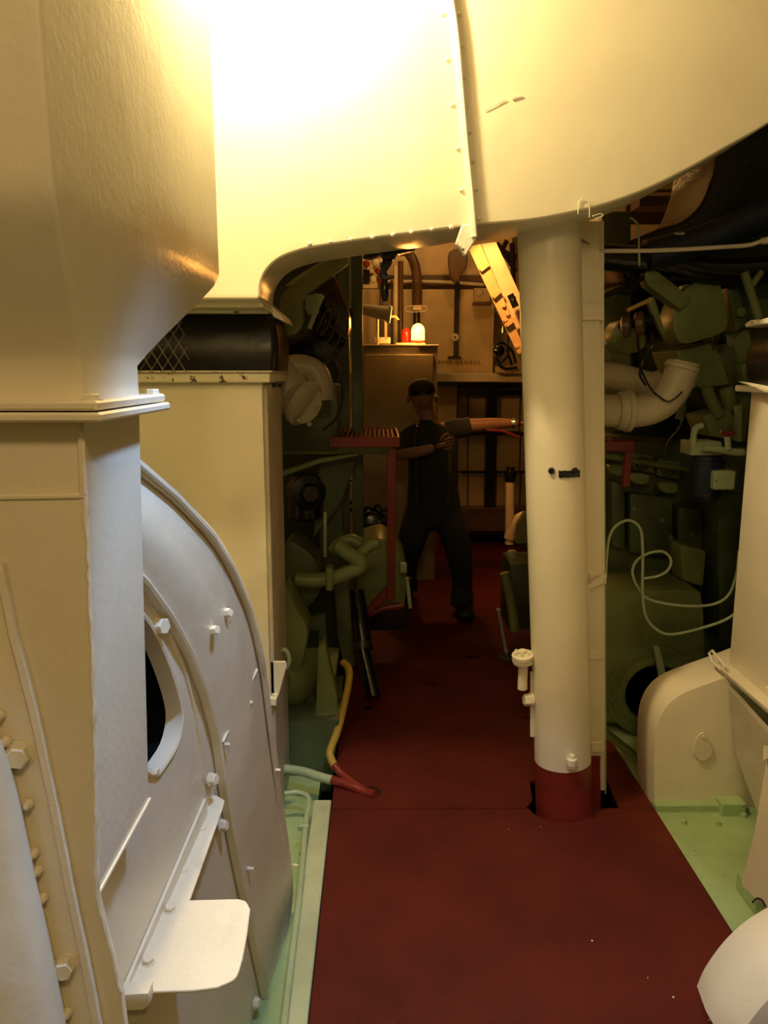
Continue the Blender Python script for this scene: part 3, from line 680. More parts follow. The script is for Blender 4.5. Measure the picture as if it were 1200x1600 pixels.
# right exhaust pipes
def pipe_thing(name, label, cat, loc): return thing(name, label, cat, loc)
e1 = thing('exhaust_bend', 'plain cream exhaust bend, upper of the two right of the channel', 'pipe', PY(970, 590, 3.1))
part('bend_pipe', tubepx([(920, 590), (950, 587), (985, 594), (1012, 602), (1030, 600)], 21, 3.15, n=20), PIPEC, e1)
e2 = thing('flanged_exhaust_bend', 'cream exhaust elbow with flange collar and black strap, right of the channel', 'pipe', PY(1010, 640, 3.0))
part('elbow_pipe', tubepx([(915, 641), (960, 642), (1000, 642), (1030, 632), (1050, 612), (1062, 588), (1068, 566)], 25, 3.0, n=22), PIPEC, e2)
part('collar', lathe(PY(964, 642, 3.0), (1, 0, 0), [(0, .068), (.012, .074), (.03, .074), (.034, .080), (.05, .080), (.055, .07)], 26), PIPEC, e2)
part('end_flange', lathe(PY(1067, 570, 3.0), Vector((.25, 0, 1)), [(-.02, .062), (-.016, .067), (-.004, .067), (.002, .058)], 24), PIPEC, e2)
part('strap', tube([PY(x, y, 2.92) for x, y in ((998, 570), (1012, 600), (1022, 614), (1038, 626), (1046, 628), (1056, 622), (1066, 612))], .004, 6), BLACK, e2)
ep('manifold_end', [(1062, 560), (1080, 580), (1088, 604), (1076, 612), (1058, 596)], 3.2, .12, CREAMD)
part('wire', tubepx([(1075, 612), (1072, 640), (1060, 670), (1044, 690), (1036, 715)], 1.5, 3.1), BLACK, en)
part('pipe_cluster', tubepx([(1058, 608), (1066, 630), (1060, 655)], 5, 3.2), GREEN, en)
# red bar
rd = thing('red_grab_bar', 'short red metal bar crossing behind the cable channel', 'bar', PY(965, 695, 3.4))
part('bar_body', boxpx(930, 688, 994, 706, 3.4, .06), REDM, rd, bevel=.006)
part('bar_post', boxpx(952, 682, 956, 690, 3.38, .03), REDM, rd)
part('bar_post', boxpx(976, 706, 986, 760, 3.42, .03), REDM, rd)
# blue filter
bf = thing('oil_filter', 'dark blue cylindrical filter canister hanging on the right engine', 'filter', PY(1100, 790, 3.1))
p = PY(1100, 784, 3.15)
part('canister', lathe(p, (0, 0, 1), [(0, .012), (.004, .045), (.025, .064), (.03, .066), (.155, .066), (.157, .070), (.17, .070), (.172, .06), (.19, .06)], 26), NAVY, bf)
part('filter_head', boxpx(1080, 690, 1128, 712, 3.10, .12), PIPEG, bf, bevel=.008, seg=2)
part('feed_pipe', tubepx([(1083, 700), (1084, 680), (1088, 668), (1098, 665)], 5, 3.1), PIPEG, bf)
part('feed_pipe', tubepx([(1098, 700), (1120, 702), (1145, 706), (1162, 707)], 6, 3.08), PIPEG, bf)
part('feed_pipe', tubepx([(1138, 702), (1137, 690), (1136, 682)], 5, 3.06), PIPEG, bf)
part('valve_handle', tubepx([(1126, 675), (1136, 679), (1148, 676)], 3, 3.05), REDM, bf)
part('name_plate', boxpx(1096, 771, 1110, 776, 3.074, .004), CHROME, bf)
ob = thing('terminal_box', 'small pale rounded box beside the blue filter canister', 'box', PY(1132, 765, 3.1))
part('box_body', boxpx(1116, 736, 1150, 766, 3.05, .06), PIPEG, ob, bevel=.012, seg=3)
part('box_screw', lathe(PY(1119, 751, 3.05), (0, -1, 0), [(0, .003), (.002, .002)], 8), BLACK, ob)
ep('bracket_arm', [(1150, 735), (1168, 730), (1166, 775), (1150, 770)], 3.2, .1, GREEND)
# crankcase doors and bosses
for x, y in ((1005, 722), (1045, 732)):
    ep('crankcase_door', [(x-18, y-14), (x+18, y-10), (x+18, y+18), (x-18, y+12)], 3.7, .08, GREEN, .01)
    part('door_ring', lathe(PY(x, y+2, 3.69), (0, -1, 0), [(-.01, .032), (.006, .03), (.008, .024), (.002, .022), (.002, 0)], 18), GREEND, en)
for x, y in ((967, 735), (1000, 748), (1045, 762)):
    ep('inspection_lug', smoothc([(x-14, y-8), (x+12, y-6), (x+14, y+4), (x+6, y+9), (x-12, y+5)], 3), 3.62, .06, GREEN, .006)
ep('door_ledge', [(940, 708), (1076, 730), (1076, 738), (940, 716)], 3.66, .08, GREEN, .004)
for x0, x1, y0_, y1_ in ((955, 978, 750, 860), (984, 1052, 770, 870), (1060, 1100, 790, 905), (1110, 1150, 790, 880)):
    ep('cylinder_jacket', [(x0, y0_), (x1, y0_+8), (x1, y1_), (x0, y1_-6)], 3.66, .1, GREEND, .02)
for x, y in ((990, 795), (1034, 813), (1082, 834), (1048, 840)):
    part('jacket_bolt', hexbolt(PY(x, y, 3.65), (0, -1, 0), .010, .012), GREEN, en)
ep('column_rib', [(1062, 850), (1105, 860), (1100, 918), (1066, 908)], 3.5, .15, GREEN, .02)
ep('side_rib', [(1122, 780), (1160, 770), (1146, 1000), (1124, 1000)], 3.5, .2, GREEND, .01)
# base block with round hatch
ep('sump_block', smooth2([(941, 925), (1080, 922), (1096, 934), (1100, 960)], 3)+[(1104, 1130), (941, 1130)], 3.35, .35, GREEN, .012)
hc = PY(1025, 1086, 3.3); k = 3.3/F
HN = Vector((0, -1, 0))
part('hatch_ring', lathe(hc+Vector((0, .05, 0)), HN, [(0, 80*k), (.02, 80*k), (.022, 72*k), (.035, 72*k), (.037, 50*k), (.03, 49*k), (-.0, 49*k)], 48), GREEN, en, label='round green hatch flange')
part('hatch_dark_disc', lathe(hc+Vector((0, .06, 0)), HN, [(0, 56*k), (.012, 50*k), (.013, 0)], 32), BLACK, en, label='black disc painting the dark of the open hatch')  # solid disc, the hatch's inner dark is painted black
part('hatch_collar', lathe(hc+Vector((0, .03, 0)), HN, [(0, 62*k), (.022, 62*k), (.026, 58*k), (.026, 52*k), (.0, 50*k)], 40), GREEN, en)
for i in range(10):
    a = i*2*PI/10+.15
    part('hatch_bolt', hexbolt(hc+Vector((71*k*math.cos(a), .014, 71*k*math.sin(a))), HN, .010, .010), GREEN, en)
part('hatch_spoke', pxprism([(1022, 1010), (1030, 1010), (1044, 1064), (1032, 1068)], 3.22, .02), PIPEG, en, bevel=.002)
part('hatch_hub', lathe(PY(1040, 1088, 3.25), (0, -1, 0), [(-.02, .05), (.02, .05), (.03, .03), (.035, 0)], 20), CREAMD, en)
ep('drip_tray', [(941, 1140), (1004, 1190), (1004, 1200), (941, 1150)], 3.0, .1, GREEN, .003)
# hose
hs = thing('looped_hose', 'thin pale grey hose hanging in loops over the right engine', 'hose', PY(1010, 990, 3.0))
part('hose_line', tubepx([(946, 905), (950, 850), (960, 824), (982, 813), (1000, 826), (1004, 860), (1004, 930), (1010, 965), (1028, 985), (1050, 991), (1090, 983), (1130, 970), (1155, 955)], 2.3, 3.0, n=8), PIPEG, hs)
part('hose_line', tubepx([(1155, 860), (1150, 900), (1138, 930), (1115, 944), (1080, 947), (1040, 943), (1010, 934), (995, 915), (988, 893), (996, 875), (1015, 864), (1036, 862), (1048, 874), (1044, 890), (1028, 900), (1004, 904)], 2.2, 3.02, n=8), PIPEG, hs)
part('small_line', tubepx([(985, 340), (996, 350), (998, 372), (999, 416)], 1.6, 3.0), PIPEG, hs)

# ================================================================== LEFT ENGINE
le = thing('left_engine', 'green marine engine with levers and pipework in shadow left of the walkway', 'engine', (-.7, 4.0, -.1))
def lp(name, pl, Y, d, mat=GREEN, bev=.005, label=None, parent=None): return part(name, pxprism(pl, Y, d), mat, parent or le, bevel=bev, seg=2, label=label)
lp('lever_arm', smooth2([(438, 505), (436, 480), (440, 462), (452, 448)], 3)+[(495, 417), (530, 395), (545, 398), (543, 412), (500, 444), (480, 458), (472, 472)]+smooth2([(472, 472), (473, 505), (462, 521), (448, 524), (438, 515)], 3)[1:], 3.25, .05, label='large pale green lever arm')
lp('lever_guard', [(444, 447), (466, 430), (512, 402), (500, 420), (462, 446)], 3.35, .03, PIPEG)
lp('upper_column', [(528, 405), (546, 405), (546, 900), (528, 900)], 4.6, .1, GREEND)
lp('fuel_rack', [(478, 462), (498, 458), (496, 488), (482, 492), (476, 480)], 3.35, .08, PIPEG, .004)
lp('rack_plate', [(500, 458), (506, 462), (486, 515), (480, 512)], 3.3, .02, PIPEG, .002)
part('sight_rod', tube([PY(521, 427, 3.5), PY(544, 482, 3.5)], .005, 6), WORN, le)
lp('dark_bank', smoothc([(500, 440), (522, 432), (545, 490), (538, 540), (520, 560), (480, 580), (445, 560), (440, 530), (480, 520)], 3), 3.7, .3, BLACK, .01)
random.seed(11)
for i in range(9):
    x = 498+random.random()*38; y = 462+random.random()*72
    part('injector_cap', lathe(PY(x, y, 3.55), (random.uniform(-.4, .4), -1, random.uniform(.2, .9)), [(-.05, .018), (.01, .018), (.014, .022), (.026, .022), (.03, .012), (.034, 0)], 10), BLACK, le)
for i in range(6):
    x = 495+i*7; y = 452+i*14
    part('fuel_line', tubepx([(x, y), (x+12, y-8+random.random()*20), (x+5, y+26), (x-6, y+42+random.random()*14)], 2.0, 3.5), BLACK, le)
lp('shade_block_left', [(400, 380), (530, 380), (534, 650), (534, 900), (540, 1130), (400, 1130)], 4.75, .3, SHADEG, .01)  # added near-black block, keeps the space behind the levers dark
# cream pipes on left engine
pc = thing('left_exhaust_bend', 'dull cream exhaust elbow with flange beside the left rear trunk', 'pipe', PY(465, 620, 3.3))
part('elbow_pipe', tube(catmull([PY(430, 575, 3.25), PY(445, 600, 3.25), PY(462, 622, 3.25), PY(476, 632, 3.2)], 5), [.070+.012*i/15 for i in range(16)], 20), PIPEC, pc)
part('elbow_flange', lathe(PY(478, 632, 3.2), Vector((.8, -.4, -.5)), [(-.03, .085), (-.02, .098), (0, .098), (.004, .090), (.008, 0)], 26), PIPEC, pc)
for a in range(6):
    q = PY(478, 632, 3.19)+Vector((.045*math.cos(a), -.02, .08*math.sin(a)))
    part('flange_bolt', hexbolt(q, (.8, -.4, -.5), .009, .01), PIPEC, pc)
pc2 = thing('left_exhaust_stub', 'fat dull cream pipe bend, upper one beside the green post', 'pipe', PY(495, 570, 3.7))
part('stub_pipe', tubepx([(436, 578), (468, 573), (490, 580), (500, 598), (502, 625)], 19, 3.6, n=20), PIPEC, pc2)
part('clamp_band', tubepx([(524, 562), (533, 590), (535, 620), (526, 652), (505, 672)], 2.2, 3.5), BLACK, pc2)
lp('bank_casing', [(440, 600), (528, 600), (528, 705), (440, 705)], 3.9, .3, GREEND, .02)
# green post
gp = thing('green_post', 'dark green square post standing left of the cream cabinet', 'post', PY(558, 940, 4.3))
part('post_shaft', boxpx(550, 395, 567, 930, 4.3, .06), GREEND, gp, bevel=.004)
part('thin_conduit', boxpx(546, 400, 550, 560, 4.32, .02), PIPEG, gp)
part('clip', boxpx(545, 482, 551, 498, 4.28, .03), BLACK, gp)
# platform beams
bm_ = thing('green_platform_frame', 'green horizontal beam and sloping brace under the red grating', 'beam', PY(510, 720, 4.0))
part('beam', boxpx(438, 694, 612, 710, 3.95, .06), GREEN, bm_, bevel=.004)
part('sloping_brace', pxprism([(438, 738), (500, 716), (560, 708), (560, 712), (500, 724), (438, 746)], 3.93, .05), GREEN, bm_, bevel=.003)
part('web_plate', pxprism([(500, 722), (560, 712), (530, 790), (490, 840)], 4.05, .03), GREEND, bm_, bevel=.003)
# red grating platform
gr = thing('red_grating_step', 'red framed diamond grating platform standing on a red post', 'platform', PY(570, 700, 3.9))
Zg = PY(560, 688, 3.85).z
c0, c1, c2, c3 = PZ(515, 699, Zg+.02), PZ(625, 699, Zg+.02), PZ(612, 673, Zg+.02), PZ(532, 671, Zg+.02)
gx0, gx1, gy0 = PY(515, 690, 3.8).x, PY(625, 690, 3.8).x, 3.8; gy1 = 4.45
part('frame_bar', box(gx0, gx1, gy0, gy0+.012, Zg-.03, Zg+.02), REDM, gr, bevel=.003)
part('frame_bar', box(gx0, gx1, gy1-.012, gy1, Zg-.03, Zg+.02), REDM, gr, bevel=.003)
part('frame_bar', box(gx0, gx0+.012, gy0+.013, gy1-.013, Zg-.03, Zg+.02), REDM, gr, bevel=.003)
part('frame_bar', box(gx1-.012, gx1, gy0+.013, gy1-.013, Zg-.03, Zg+.02), REDM, gr, bevel=.003)
ns = 13
for i in range(ns):
    x = gx0+.02+(gx1-gx0-.04)*(i+.5)/ns; pts = []
    for j in range(14):
        pts.append(Vector((x+(.005 if j % 2 else -.005), gy0+.014+(gy1-gy0-.028)*j/13, Zg+.002+(.006 if j % 2 else 0))))
    part('grating_strand', tube(pts, 1, prof=[(-.007, -.003), (.007, -.003), (.007, .003), (-.007, .003)], up=(0, 0, 1)), WORN, gr)
for j in range(6):
    y = gy0+.05+j*(gy1-gy0-.1)/5
    part('cross_bar', box(gx0+.012, gx1-.012, y-.003, y+.003, Zg-.024, Zg-.010), REDM, gr)
part('post', prism([PY(605, 702, 3.85), PY(619, 702, 3.85), PY(617, 938, 3.85), PY(605, 938, 3.85)], (0, .04, 0)), REDM, gr, bevel=.003)
part('diagonal_brace', prism([PY(604, 915, 3.86), PY(606, 935, 3.86), PY(576, 962, 3.86), (PY(568, 958, 3.86))], (0, .03, 0)), REDM, gr, bevel=.003)
part('foot_bar', tubepx([(575, 960), (600, 950), (630, 946)], 6, 3.9), REDM, gr)
# lower left machinery
part('air_pump', lathe(PY(478, 812, 4.0), (0, 0, 1), [(0, .06), (.02, .09), (.12, .09), (.14, .08), (.22, .08), (.24, .05)], 20), BLACK, le)
part('air_pump', lathe(PY(478, 768, 3.95), (.4, -1, 0), [(-.05, .09), (.05, .09), (.06, .05), (.09, .04)], 20), BLACK, le)
lp('pump_column', [(498, 780), (530, 760), (545, 900), (500, 900)], 4.2, .1, GREEND, .02)
part('upright_rod', cyl(PY(508, 870, 3.7), PY(508, 800, 3.7), .008, 8), PIPEG, le)
cl = thing('green_pipe_cluster', 'crossed green cooling pipes with flange in the shadows left of the red post', 'pipe', PY(530, 900, 3.6))
part('pipe_run', tubepx([(462, 905), (490, 907), (520, 903), (548, 893), (562, 886), (560, 876), (540, 862), (524, 850)], 12, 3.5, n=16), GREEN, cl)
part('pipe_run', tubepx([(548, 882), (565, 864), (580, 852), (592, 848)], 9, 3.55, n=14), GREEN, cl)
part('pipe_run', tubepx([(520, 862), (530, 850), (548, 844), (562, 850)], 10, 3.65, n=14), GREEN, cl)
part('pipe_flange', boxpx(509, 889, 520, 924, 3.42, .09), GREEN, cl, bevel=.006)
tk = thing('green_motor', 'green machine block with rounded top behind the red post', 'motor', PY(590, 950, 4.1))
part('motor_body', pxprism(smooth2([(556, 945), (560, 860), (575, 845), (600, 842), (628, 868), (636, 900), (632, 950)], 4)+[(556, 962)], 4.1, .4), GREEN, tk, bevel=.02, seg=2)
part('motor_lever', tube([PY(636, 902, 4.0), PY(641, 950, 4.0)], .010, 8), PIPEG, tk)
part('motor_cap', boxpx(625, 882, 636, 896, 4.02, .06), PIPEG, tk, bevel=.006)
part('motor_foot', boxpx(560, 945, 640, 985, 4.12, .3), BLACK, tk)
part('round_cover', lathe(PY(578, 822, 4.8), (0, -1, .1), [(-.05, .09), (.02, .09), (.03, .07), (.03, 0)], 20), BLACK, tk)
# turbocharger-like mass, lower left
lp('pump_body', smoothc([(445, 850), (480, 862), (500, 890), (498, 930), (470, 955), (445, 950)], 3), 3.6, .25, GREEND, .02)
lp('casing_lump', smoothc([(440, 930), (452, 925), (462, 950), (480, 985), (470, 1040), (440, 1060)], 3), 3.3, .2, GREEN, .02)
part('pump_volute', lathe(PY(462, 1060, 3.35), (.6, -1, .2), [(-.10, .06), (-.05, .11), (.0, .12), (.03, .10), (.05, .05), (.07, 0)], 26), GREEN, le)
part('coil_ring', tubepx([(436, 1018), (446, 1016), (452, 1030), (448, 1044)], 4, 3.0), PIPEG, le)
lp('stand_frame', [(478, 965), (508, 962), (516, 1120), (500, 1125), (498, 985), (480, 985)], 3.6, .06, GREEND, .004)
lp('support_foot', [(497, 1012), (507, 1004), (527, 1090), (526, 1118), (493, 1120)], 3.25, .07, GREEN, .004, label='wedge shaped green support foot')
lp('foot_base', [(466, 1124), (526, 1112), (524, 1134), (464, 1136)], 3.2, .12, GREEN, .004)
lp('support_foot', [(462, 1118), (476, 1090), (492, 1086), (492, 1126), (462, 1132)], 3.35, .06, GREEND, .004)
lp('bed_plate', [(436, 1130), (530, 1124), (518, 1238), (436, 1238)], 3.15, .5, GREEND, .01)
lp('side_column', [(520, 900), (545, 910), (556, 1040), (540, 1060), (528, 1000)], 3.8, .12, GREEND, .02)
# black cylinder pole
bp = thing('black_hydraulic_strut', 'black tubular strut leaning beside the red floor edge', 'strut', PY(575, 1105, 3.6))
part('upper_tube', tube([PY(556, 925, 3.9), PY(568, 1010, 3.75)], .045, 16), BLACK, bp)
part('lower_tube', tube([PY(566, 1012, 3.74), PY(584, 1090, 3.6)], .036, 16), BLACK, bp)
part('strut_collar', tube([PY(566, 1005, 3.76), PY(568, 1016, 3.74)], .050, 16), STEEL, bp)
# yellow pipe and pale pipe meeting at floor slot
yp = thing('yellow_pipe', 'yellow painted pipe bending down beside the red floor, red at its end', 'pipe', PY(530, 1200, 3.0))
part('pipe_run', tubepx([(536, 1035, 3.5), (545, 1045, 3.45), (545, 1065, 3.4), (538, 1100, 3.3), (528, 1140, 3.15), (517, 1170, 3.05), (516, 1182, 3.02), (523, 1198, 2.98)], 6.5, 3.2), YELLOW, yp)
part('red_end', tubepx([(522, 1196, 2.98), (536, 1212, 2.94), (552, 1224, 2.90), (568, 1233, 2.88)], 6.5, 2.95), REDM, yp)
pp = thing('pale_green_pipe', 'pale green pipe crossing the floor edge, red past the floor line', 'pipe', PY(480, 1215, 2.9))
part('pipe_run', tubepx([(432, 1200, 3.0), (470, 1205, 2.96), (500, 1214, 2.92), (521, 1220, 2.90)], 8, 2.95), PIPEG, pp)
part('red_end', tubepx([(519, 1219, 2.90), (550, 1229, 2.86), (572, 1238, 2.83), (586, 1242, 2.80)], 8, 2.9), REDM, pp)
c = PZ(585, 1237, 0)
struct('pipe_slot', prism([PZ(x, y, .0006) for x, y in ((568, 1230), (582, 1229), (597, 1234), (596, 1241), (588, 1243), (572, 1240))], (0, 0, .001)), BLACK, fl)
# long small pipe along left deck edge
sp = thing('deck_edge_pipe', 'thin pale green pipe running along the deck beside the fan casing', 'pipe', PZ(470, 1400, 0))
zz = .012
part('pipe_run', tube(catmull([PZ(444, 1240, zz), PZ(466, 1238, zz), PZ(480, 1244, zz), PZ(483, 1256, zz), PZ(478, 1285, zz), PZ(470, 1380, zz), PZ(458, 1480, zz), PZ(444, 1600, zz), PZ(436, 1680, zz)], 5), .010, 10), PIPEG, sp)
part('pipe_clip', box(PZ(474, 1294, zz).x-.02, PZ(474, 1294, zz).x+.02, PZ(474, 1294, zz).y-.008, PZ(474, 1294, zz).y+.008, .004, .026), PIPEG, sp, bevel=.003)

# ================================================================== AFT CENTRE
# low dark lockers across the aft bulkhead
lk = thing('aft_locker_row', 'row of dull cream locker panels with dark frames along the aft wall', 'locker', PY(765, 830, 7.3))
for x0, x1 in ((716, 730), (732, 758), (776, 812), (814, 850)):
    for y0_, y1_ in ((606, 676), (680, 736), (740, 792)):
        part('locker_panel', boxpx(x0, y0_, x1, y1_, 7.3, .03), LOCKER, lk, bevel=.004)
part('locker_back', boxpx(712, 598, 860, 832, 7.34, .3), BROWN, lk)
part('upright', boxpx(759, 596, 774, 800, 7.2, .1), BLACK, lk)
part('cross_rail', boxpx(717, 610, 815, 617, 7.22, .05), BLACK, lk)
part('cross_rail', boxpx(722, 736, 815, 740, 7.22, .05), BLACK, lk)
part('cross_rail', boxpx(722, 674, 815, 677, 7.24, .04), STEEL, lk)
part('plinth', boxpx(712, 794, 830, 830, 7.15, .15), BROWN, lk, bevel=.005)
bs = thing('bulkhead_shelf', 'long dull cream beam running under the lettered wall panel', 'beam', PY(740, 592, 7.1))
part('shelf_beam', boxpx(683, 583, 860, 597, 7.05, .3), CREAMD, bs, bevel=.006)
part('shade_strip', boxpx(684, 597, 715, 603, 7.1, .2), BLACK, bs)  # solid black strip painting the shade under the beam
pn = thing('lettered_wall_panel', 'orange lit cream wall panel with stencilled capitals above the shelf', 'panel', PY(700, 583, 7.3))
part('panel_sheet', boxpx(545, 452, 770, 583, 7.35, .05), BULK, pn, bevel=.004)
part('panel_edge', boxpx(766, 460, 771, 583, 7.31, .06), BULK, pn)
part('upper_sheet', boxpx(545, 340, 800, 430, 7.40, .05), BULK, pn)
part('seam_rail', boxpx(545, 430, 770, 446, 7.36, .06), BROWN, pn)
def text(txt, px, py, Y, size, mat, parent, name='lettering'):
    cu = bpy.data.curves.new(name, 'FONT'); cu.body = txt; cu.size = size; cu.extrude = .001; cu.space_character = 1.45; cu.align_x = 'LEFT'
    tmp = bpy.data.objects.new(name, cu); COL.objects.link(tmp); bpy.context.view_layer.update()
    me = bpy.data.meshes.new_from_object(tmp.evaluated_get(bpy.context.evaluated_depsgraph_get())); bpy.data.objects.remove(tmp)
    me.transform(Matrix.Rotation(PI/2, 4, 'X')); p = PY(px, py, Y)-parent_base(parent); me.transform(Matrix.Translation(p)); me.materials.clear(); me.materials.append(mat)
    o = bpy.data.objects.new(name, me); COL.objects.link(o); o.parent = parent; o['kind'] = 'stuff'; return o
text('UPPER DENAUL', 677, 569, 7.345, .046, INK, pn)
bp2 = thing('lit_back_board', 'plain orange lit board behind the standing person', 'board', PY(698, 640, 7.2))
part('board_sheet', boxpx(684, 603, 714, 660, 7.2, .02), BULK, bp2, bevel=.004)

# tall cabinet
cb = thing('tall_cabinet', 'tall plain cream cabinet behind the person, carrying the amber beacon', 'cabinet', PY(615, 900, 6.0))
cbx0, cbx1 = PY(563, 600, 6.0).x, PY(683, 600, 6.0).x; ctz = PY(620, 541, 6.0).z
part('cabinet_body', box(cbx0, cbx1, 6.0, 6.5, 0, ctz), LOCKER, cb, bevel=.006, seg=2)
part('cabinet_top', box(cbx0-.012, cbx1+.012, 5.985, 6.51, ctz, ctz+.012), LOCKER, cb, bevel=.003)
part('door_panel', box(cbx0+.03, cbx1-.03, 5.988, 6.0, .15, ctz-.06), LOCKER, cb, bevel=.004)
def beacon(px, label, lens, r, zbase, depth, hh):
    p = PY(px, 533, depth); p.z = zbase
    t = thing('warning_beacon', label, 'beacon', p)
    part('beacon_base', lathe(p, (0, 0, 1), [(0, r*1.25), (.012, r*1.25), (.018, r*1.05), (.022, r*1.05)], 24), REDM, t)
    part('lens', lathe(p+Vector((0, 0, .022)), (0, 0, 1), [(0, r)]+[(hh*.55+hh*.45*math.sin(a), r*math.cos(a)) for a in [i*PI/2/8 for i in range(8)]]+[(hh, 0)], 24), lens, t)
    return t
zb_ = ctz+.012
plate = tag(mesh_obj('beacon_plate', box(PY(618, 536, 6.1).x, PY(664, 536, 6.1).x, 6.05, 6.17, zb_, zb_+.014), BULK, bevel=.003), 'small orange lit mounting plate on the cabinet top under the beacons', 'plate')
beacon(653, 'glowing amber dome beacon lit on top of the cream cabinet', GLOW, .050, zb_+.014, 6.11, .125)
beacon(634, 'unlit red dome beacon left of the glowing one on the cabinet', REDGLASS, .036, zb_+.014, 6.24, .10)
point('beacon_glow', tuple(PY(653, 505, 5.98)), 16, (1.0, .42, .08), .05)
# clutter on cabinet
cbx = tag(mesh_obj('junction_box', boxpx(585, 527, 610, 537, 6.1, .1), CREAMD, bevel=.004), 'small pale box lying on the cabinet top left of the beacons', 'box')
br = thing('bent_bracket', 'bright angled metal bracket standing on the cabinet top', 'bracket', PY(604, 537, 6.05))
part('bracket_upright', boxpx(601, 495, 605, 530, 6.05, .02), BULK, br)
part('bracket_arm', pxprism([(601, 492), (619, 493), (624, 499), (622, 500), (617, 496), (601, 497)], 6.05, .02), BULK, br)
fh = thing('conical_horn', 'dull cream conical horn lying above the cabinet left of the pipes', 'horn', PY(590, 490, 6.0))
part('horn_cone', tube([PY(560, 482, 5.9), PY(606, 491, 5.9)], [.035, .055], 18), CREAMD, fh)
part('horn_stand', cyl(PY(590, 539, 6.1), PY(590, 492, 5.96), .010, 8), CREAMD, fh)
part('horn_bell', lathe(PY(605, 491, 5.9), (1, 0, -.15), [(0, .055), (.01, .066), (.025, .066), (.03, .05)], 20), CREAMD, fh)
# vertical pipes behind
def vpipe(name, label, x, y0_, y1_, r, Y, mat, cat='pipe'):
    t = thing(name, label, cat, PY(x, y1_, Y)); part('pipe_run', cyl(PY(x, y1_, Y), PY(x, y0_, Y), r, 12), mat, t); return t
v1 = vpipe('dark_riser', 'slim dark riser pipe behind the conical horn', 596, 410, 860, .016, 6.9, BROWN)
v2 = vpipe('pale_riser', 'pale vertical riser between two dark ones behind the cabinet', 618, 415, 860, .020, 6.8, CREAMD)
v2b = vpipe('thin_riser', 'thin brown riser immediately left of the pale riser', 612, 430, 860, .009, 6.85, BROWN)
v3 = vpipe('thick_dark_riser', 'thick dark riser immediately right of the pale riser', 626, 408, 860, .024, 6.8, BROWN)
v4 = thing('flexible_hose_riser', 'dark ribbed hose coming down to a metal pipe above the amber beacon', 'hose', PY(651, 500, 6.8))
part('hose_run', tubepx([(636, 392), (646, 408), (651, 430), (652, 455), (652, 478)], 7.5, 6.8), BROWN, v4)
for i in range(14):
    p = PY(651.5, 440+i*2.8, 6.8); part('hose_rib', lathe(p, (0, 0, 1), [(-.004, .043), (0, .048), (.004, .043)], 12), BROWN, v4)
part('collar', boxpx(645, 477, 659, 485, 6.74, .1), CREAMD, v4, bevel=.004)
part('clamp_loop', tube([PY(x, y, 6.74) for x, y in smoothc([(636, 479), (664, 478), (664, 486), (636, 487)], 3)], .004, 6, closed=True), CREAMD, v4)
part('pipe_run', cyl(PY(651, 520, 6.8), PY(651, 485, 6.8), .030, 12), STEEL, v4)
hp = thing('cross_pipe', 'thin pale horizontal pipe crossing the orange lit wall', 'pipe', PY(690, 438, 7.0))
part('pipe_run', tubepx([(602, 440), (660, 440), (700, 441), (756, 445)], 2.6, 7.34), CREAMD, hp)
# pull handle on wall
ph = thing('tee_handle_rod', 'dark vertical rod with round boss and tee foot on the lit wall', 'rod', PY(713, 560, 7.1))
part('rod_shaft', boxpx(710, 440, 717, 558, 7.30, .05), STEEL, ph, bevel=.003)
part('rod_boss', lathe(PY(711, 527, 7.29), (0, -1, 0), [(-.02, .036), (.015, .034), (.018, 0)], 18), CREAMD, ph)
part('boss_pin', lathe(PY(711, 527, 7.27), (0, -1, 0), [(-.005, .008), (.006, .008)], 10), BLACK, ph)
part('tee_foot', pxprism([(700, 557), (708, 556), (711, 552), (716, 556), (721, 558), (721, 560), (700, 560)], 7.29, .05), STEEL, ph)
part('rod_head', pxprism(smoothc([(703, 392), (728, 392), (730, 415), (722, 428), (716, 440), (708, 438), (702, 420)], 3), 7.0, .1), BROWN, ph, bevel=.01)
ws = thing('small_wall_box', 'faint small box with dial fixed on the lit wall near the ladder', 'box', PY(752, 475, 7.2))
part('box_body', boxpx(741, 450, 766, 473, 7.25, .08), BULK, ws, bevel=.004)
part('dial', lathe(PY(749, 457, 7.24), (0, -1, 0), [(0, .03), (.008, .028), (.009, 0)], 16), CREAMD, ws)
part('box_tray', boxpx(740, 472, 768, 476, 7.18, .12), BROWN, ws)
# left wall clutter behind green post
wv = thing('valve_manifold', 'cluster of small cream valves on the wall left of the hanging black handle', 'valve', PY(575, 440, 6.9))
part('manifold_plate', boxpx(567, 405, 600, 450, 6.95, .06), CREAMC, wv, bevel=.004)
for i, (x, y) in enumerate(((573, 412), (586, 410), (592, 424), (583, 436), (596, 440))):
    part('valve_body', lathe(PY(x, y, 6.9), (0, -1, 0), [(-.03, .03), (.01, .03), (.02, .018), (.03, .02), (.035, 0)], 12), CREAMD if i % 2 else REDM, wv)
part('dark_lamp', boxpx(567, 421, 578, 444, 6.85, .06), BLACK, wv, bevel=.01, seg=2)
hh = thing('hanging_black_handset', 'black handset and bracket hanging under the hood edge', 'handset', PY(603, 440, 2.85))
part('mount_rag', pxprism([(566, 402), (572, 392), (590, 388), (595, 392), (610, 385), (648, 384), (650, 390), (620, 397), (616, 404), (600, 408), (596, 398), (580, 404)], 2.80, .05), BLACK, hh, bevel=.004)
part('stem', pxprism([(600, 395), (616, 398), (612, 412), (604, 424), (606, 430), (615, 430), (617, 434), (600, 438), (592, 430), (594, 424)], 2.82, .03), BLACK, hh, bevel=.003)
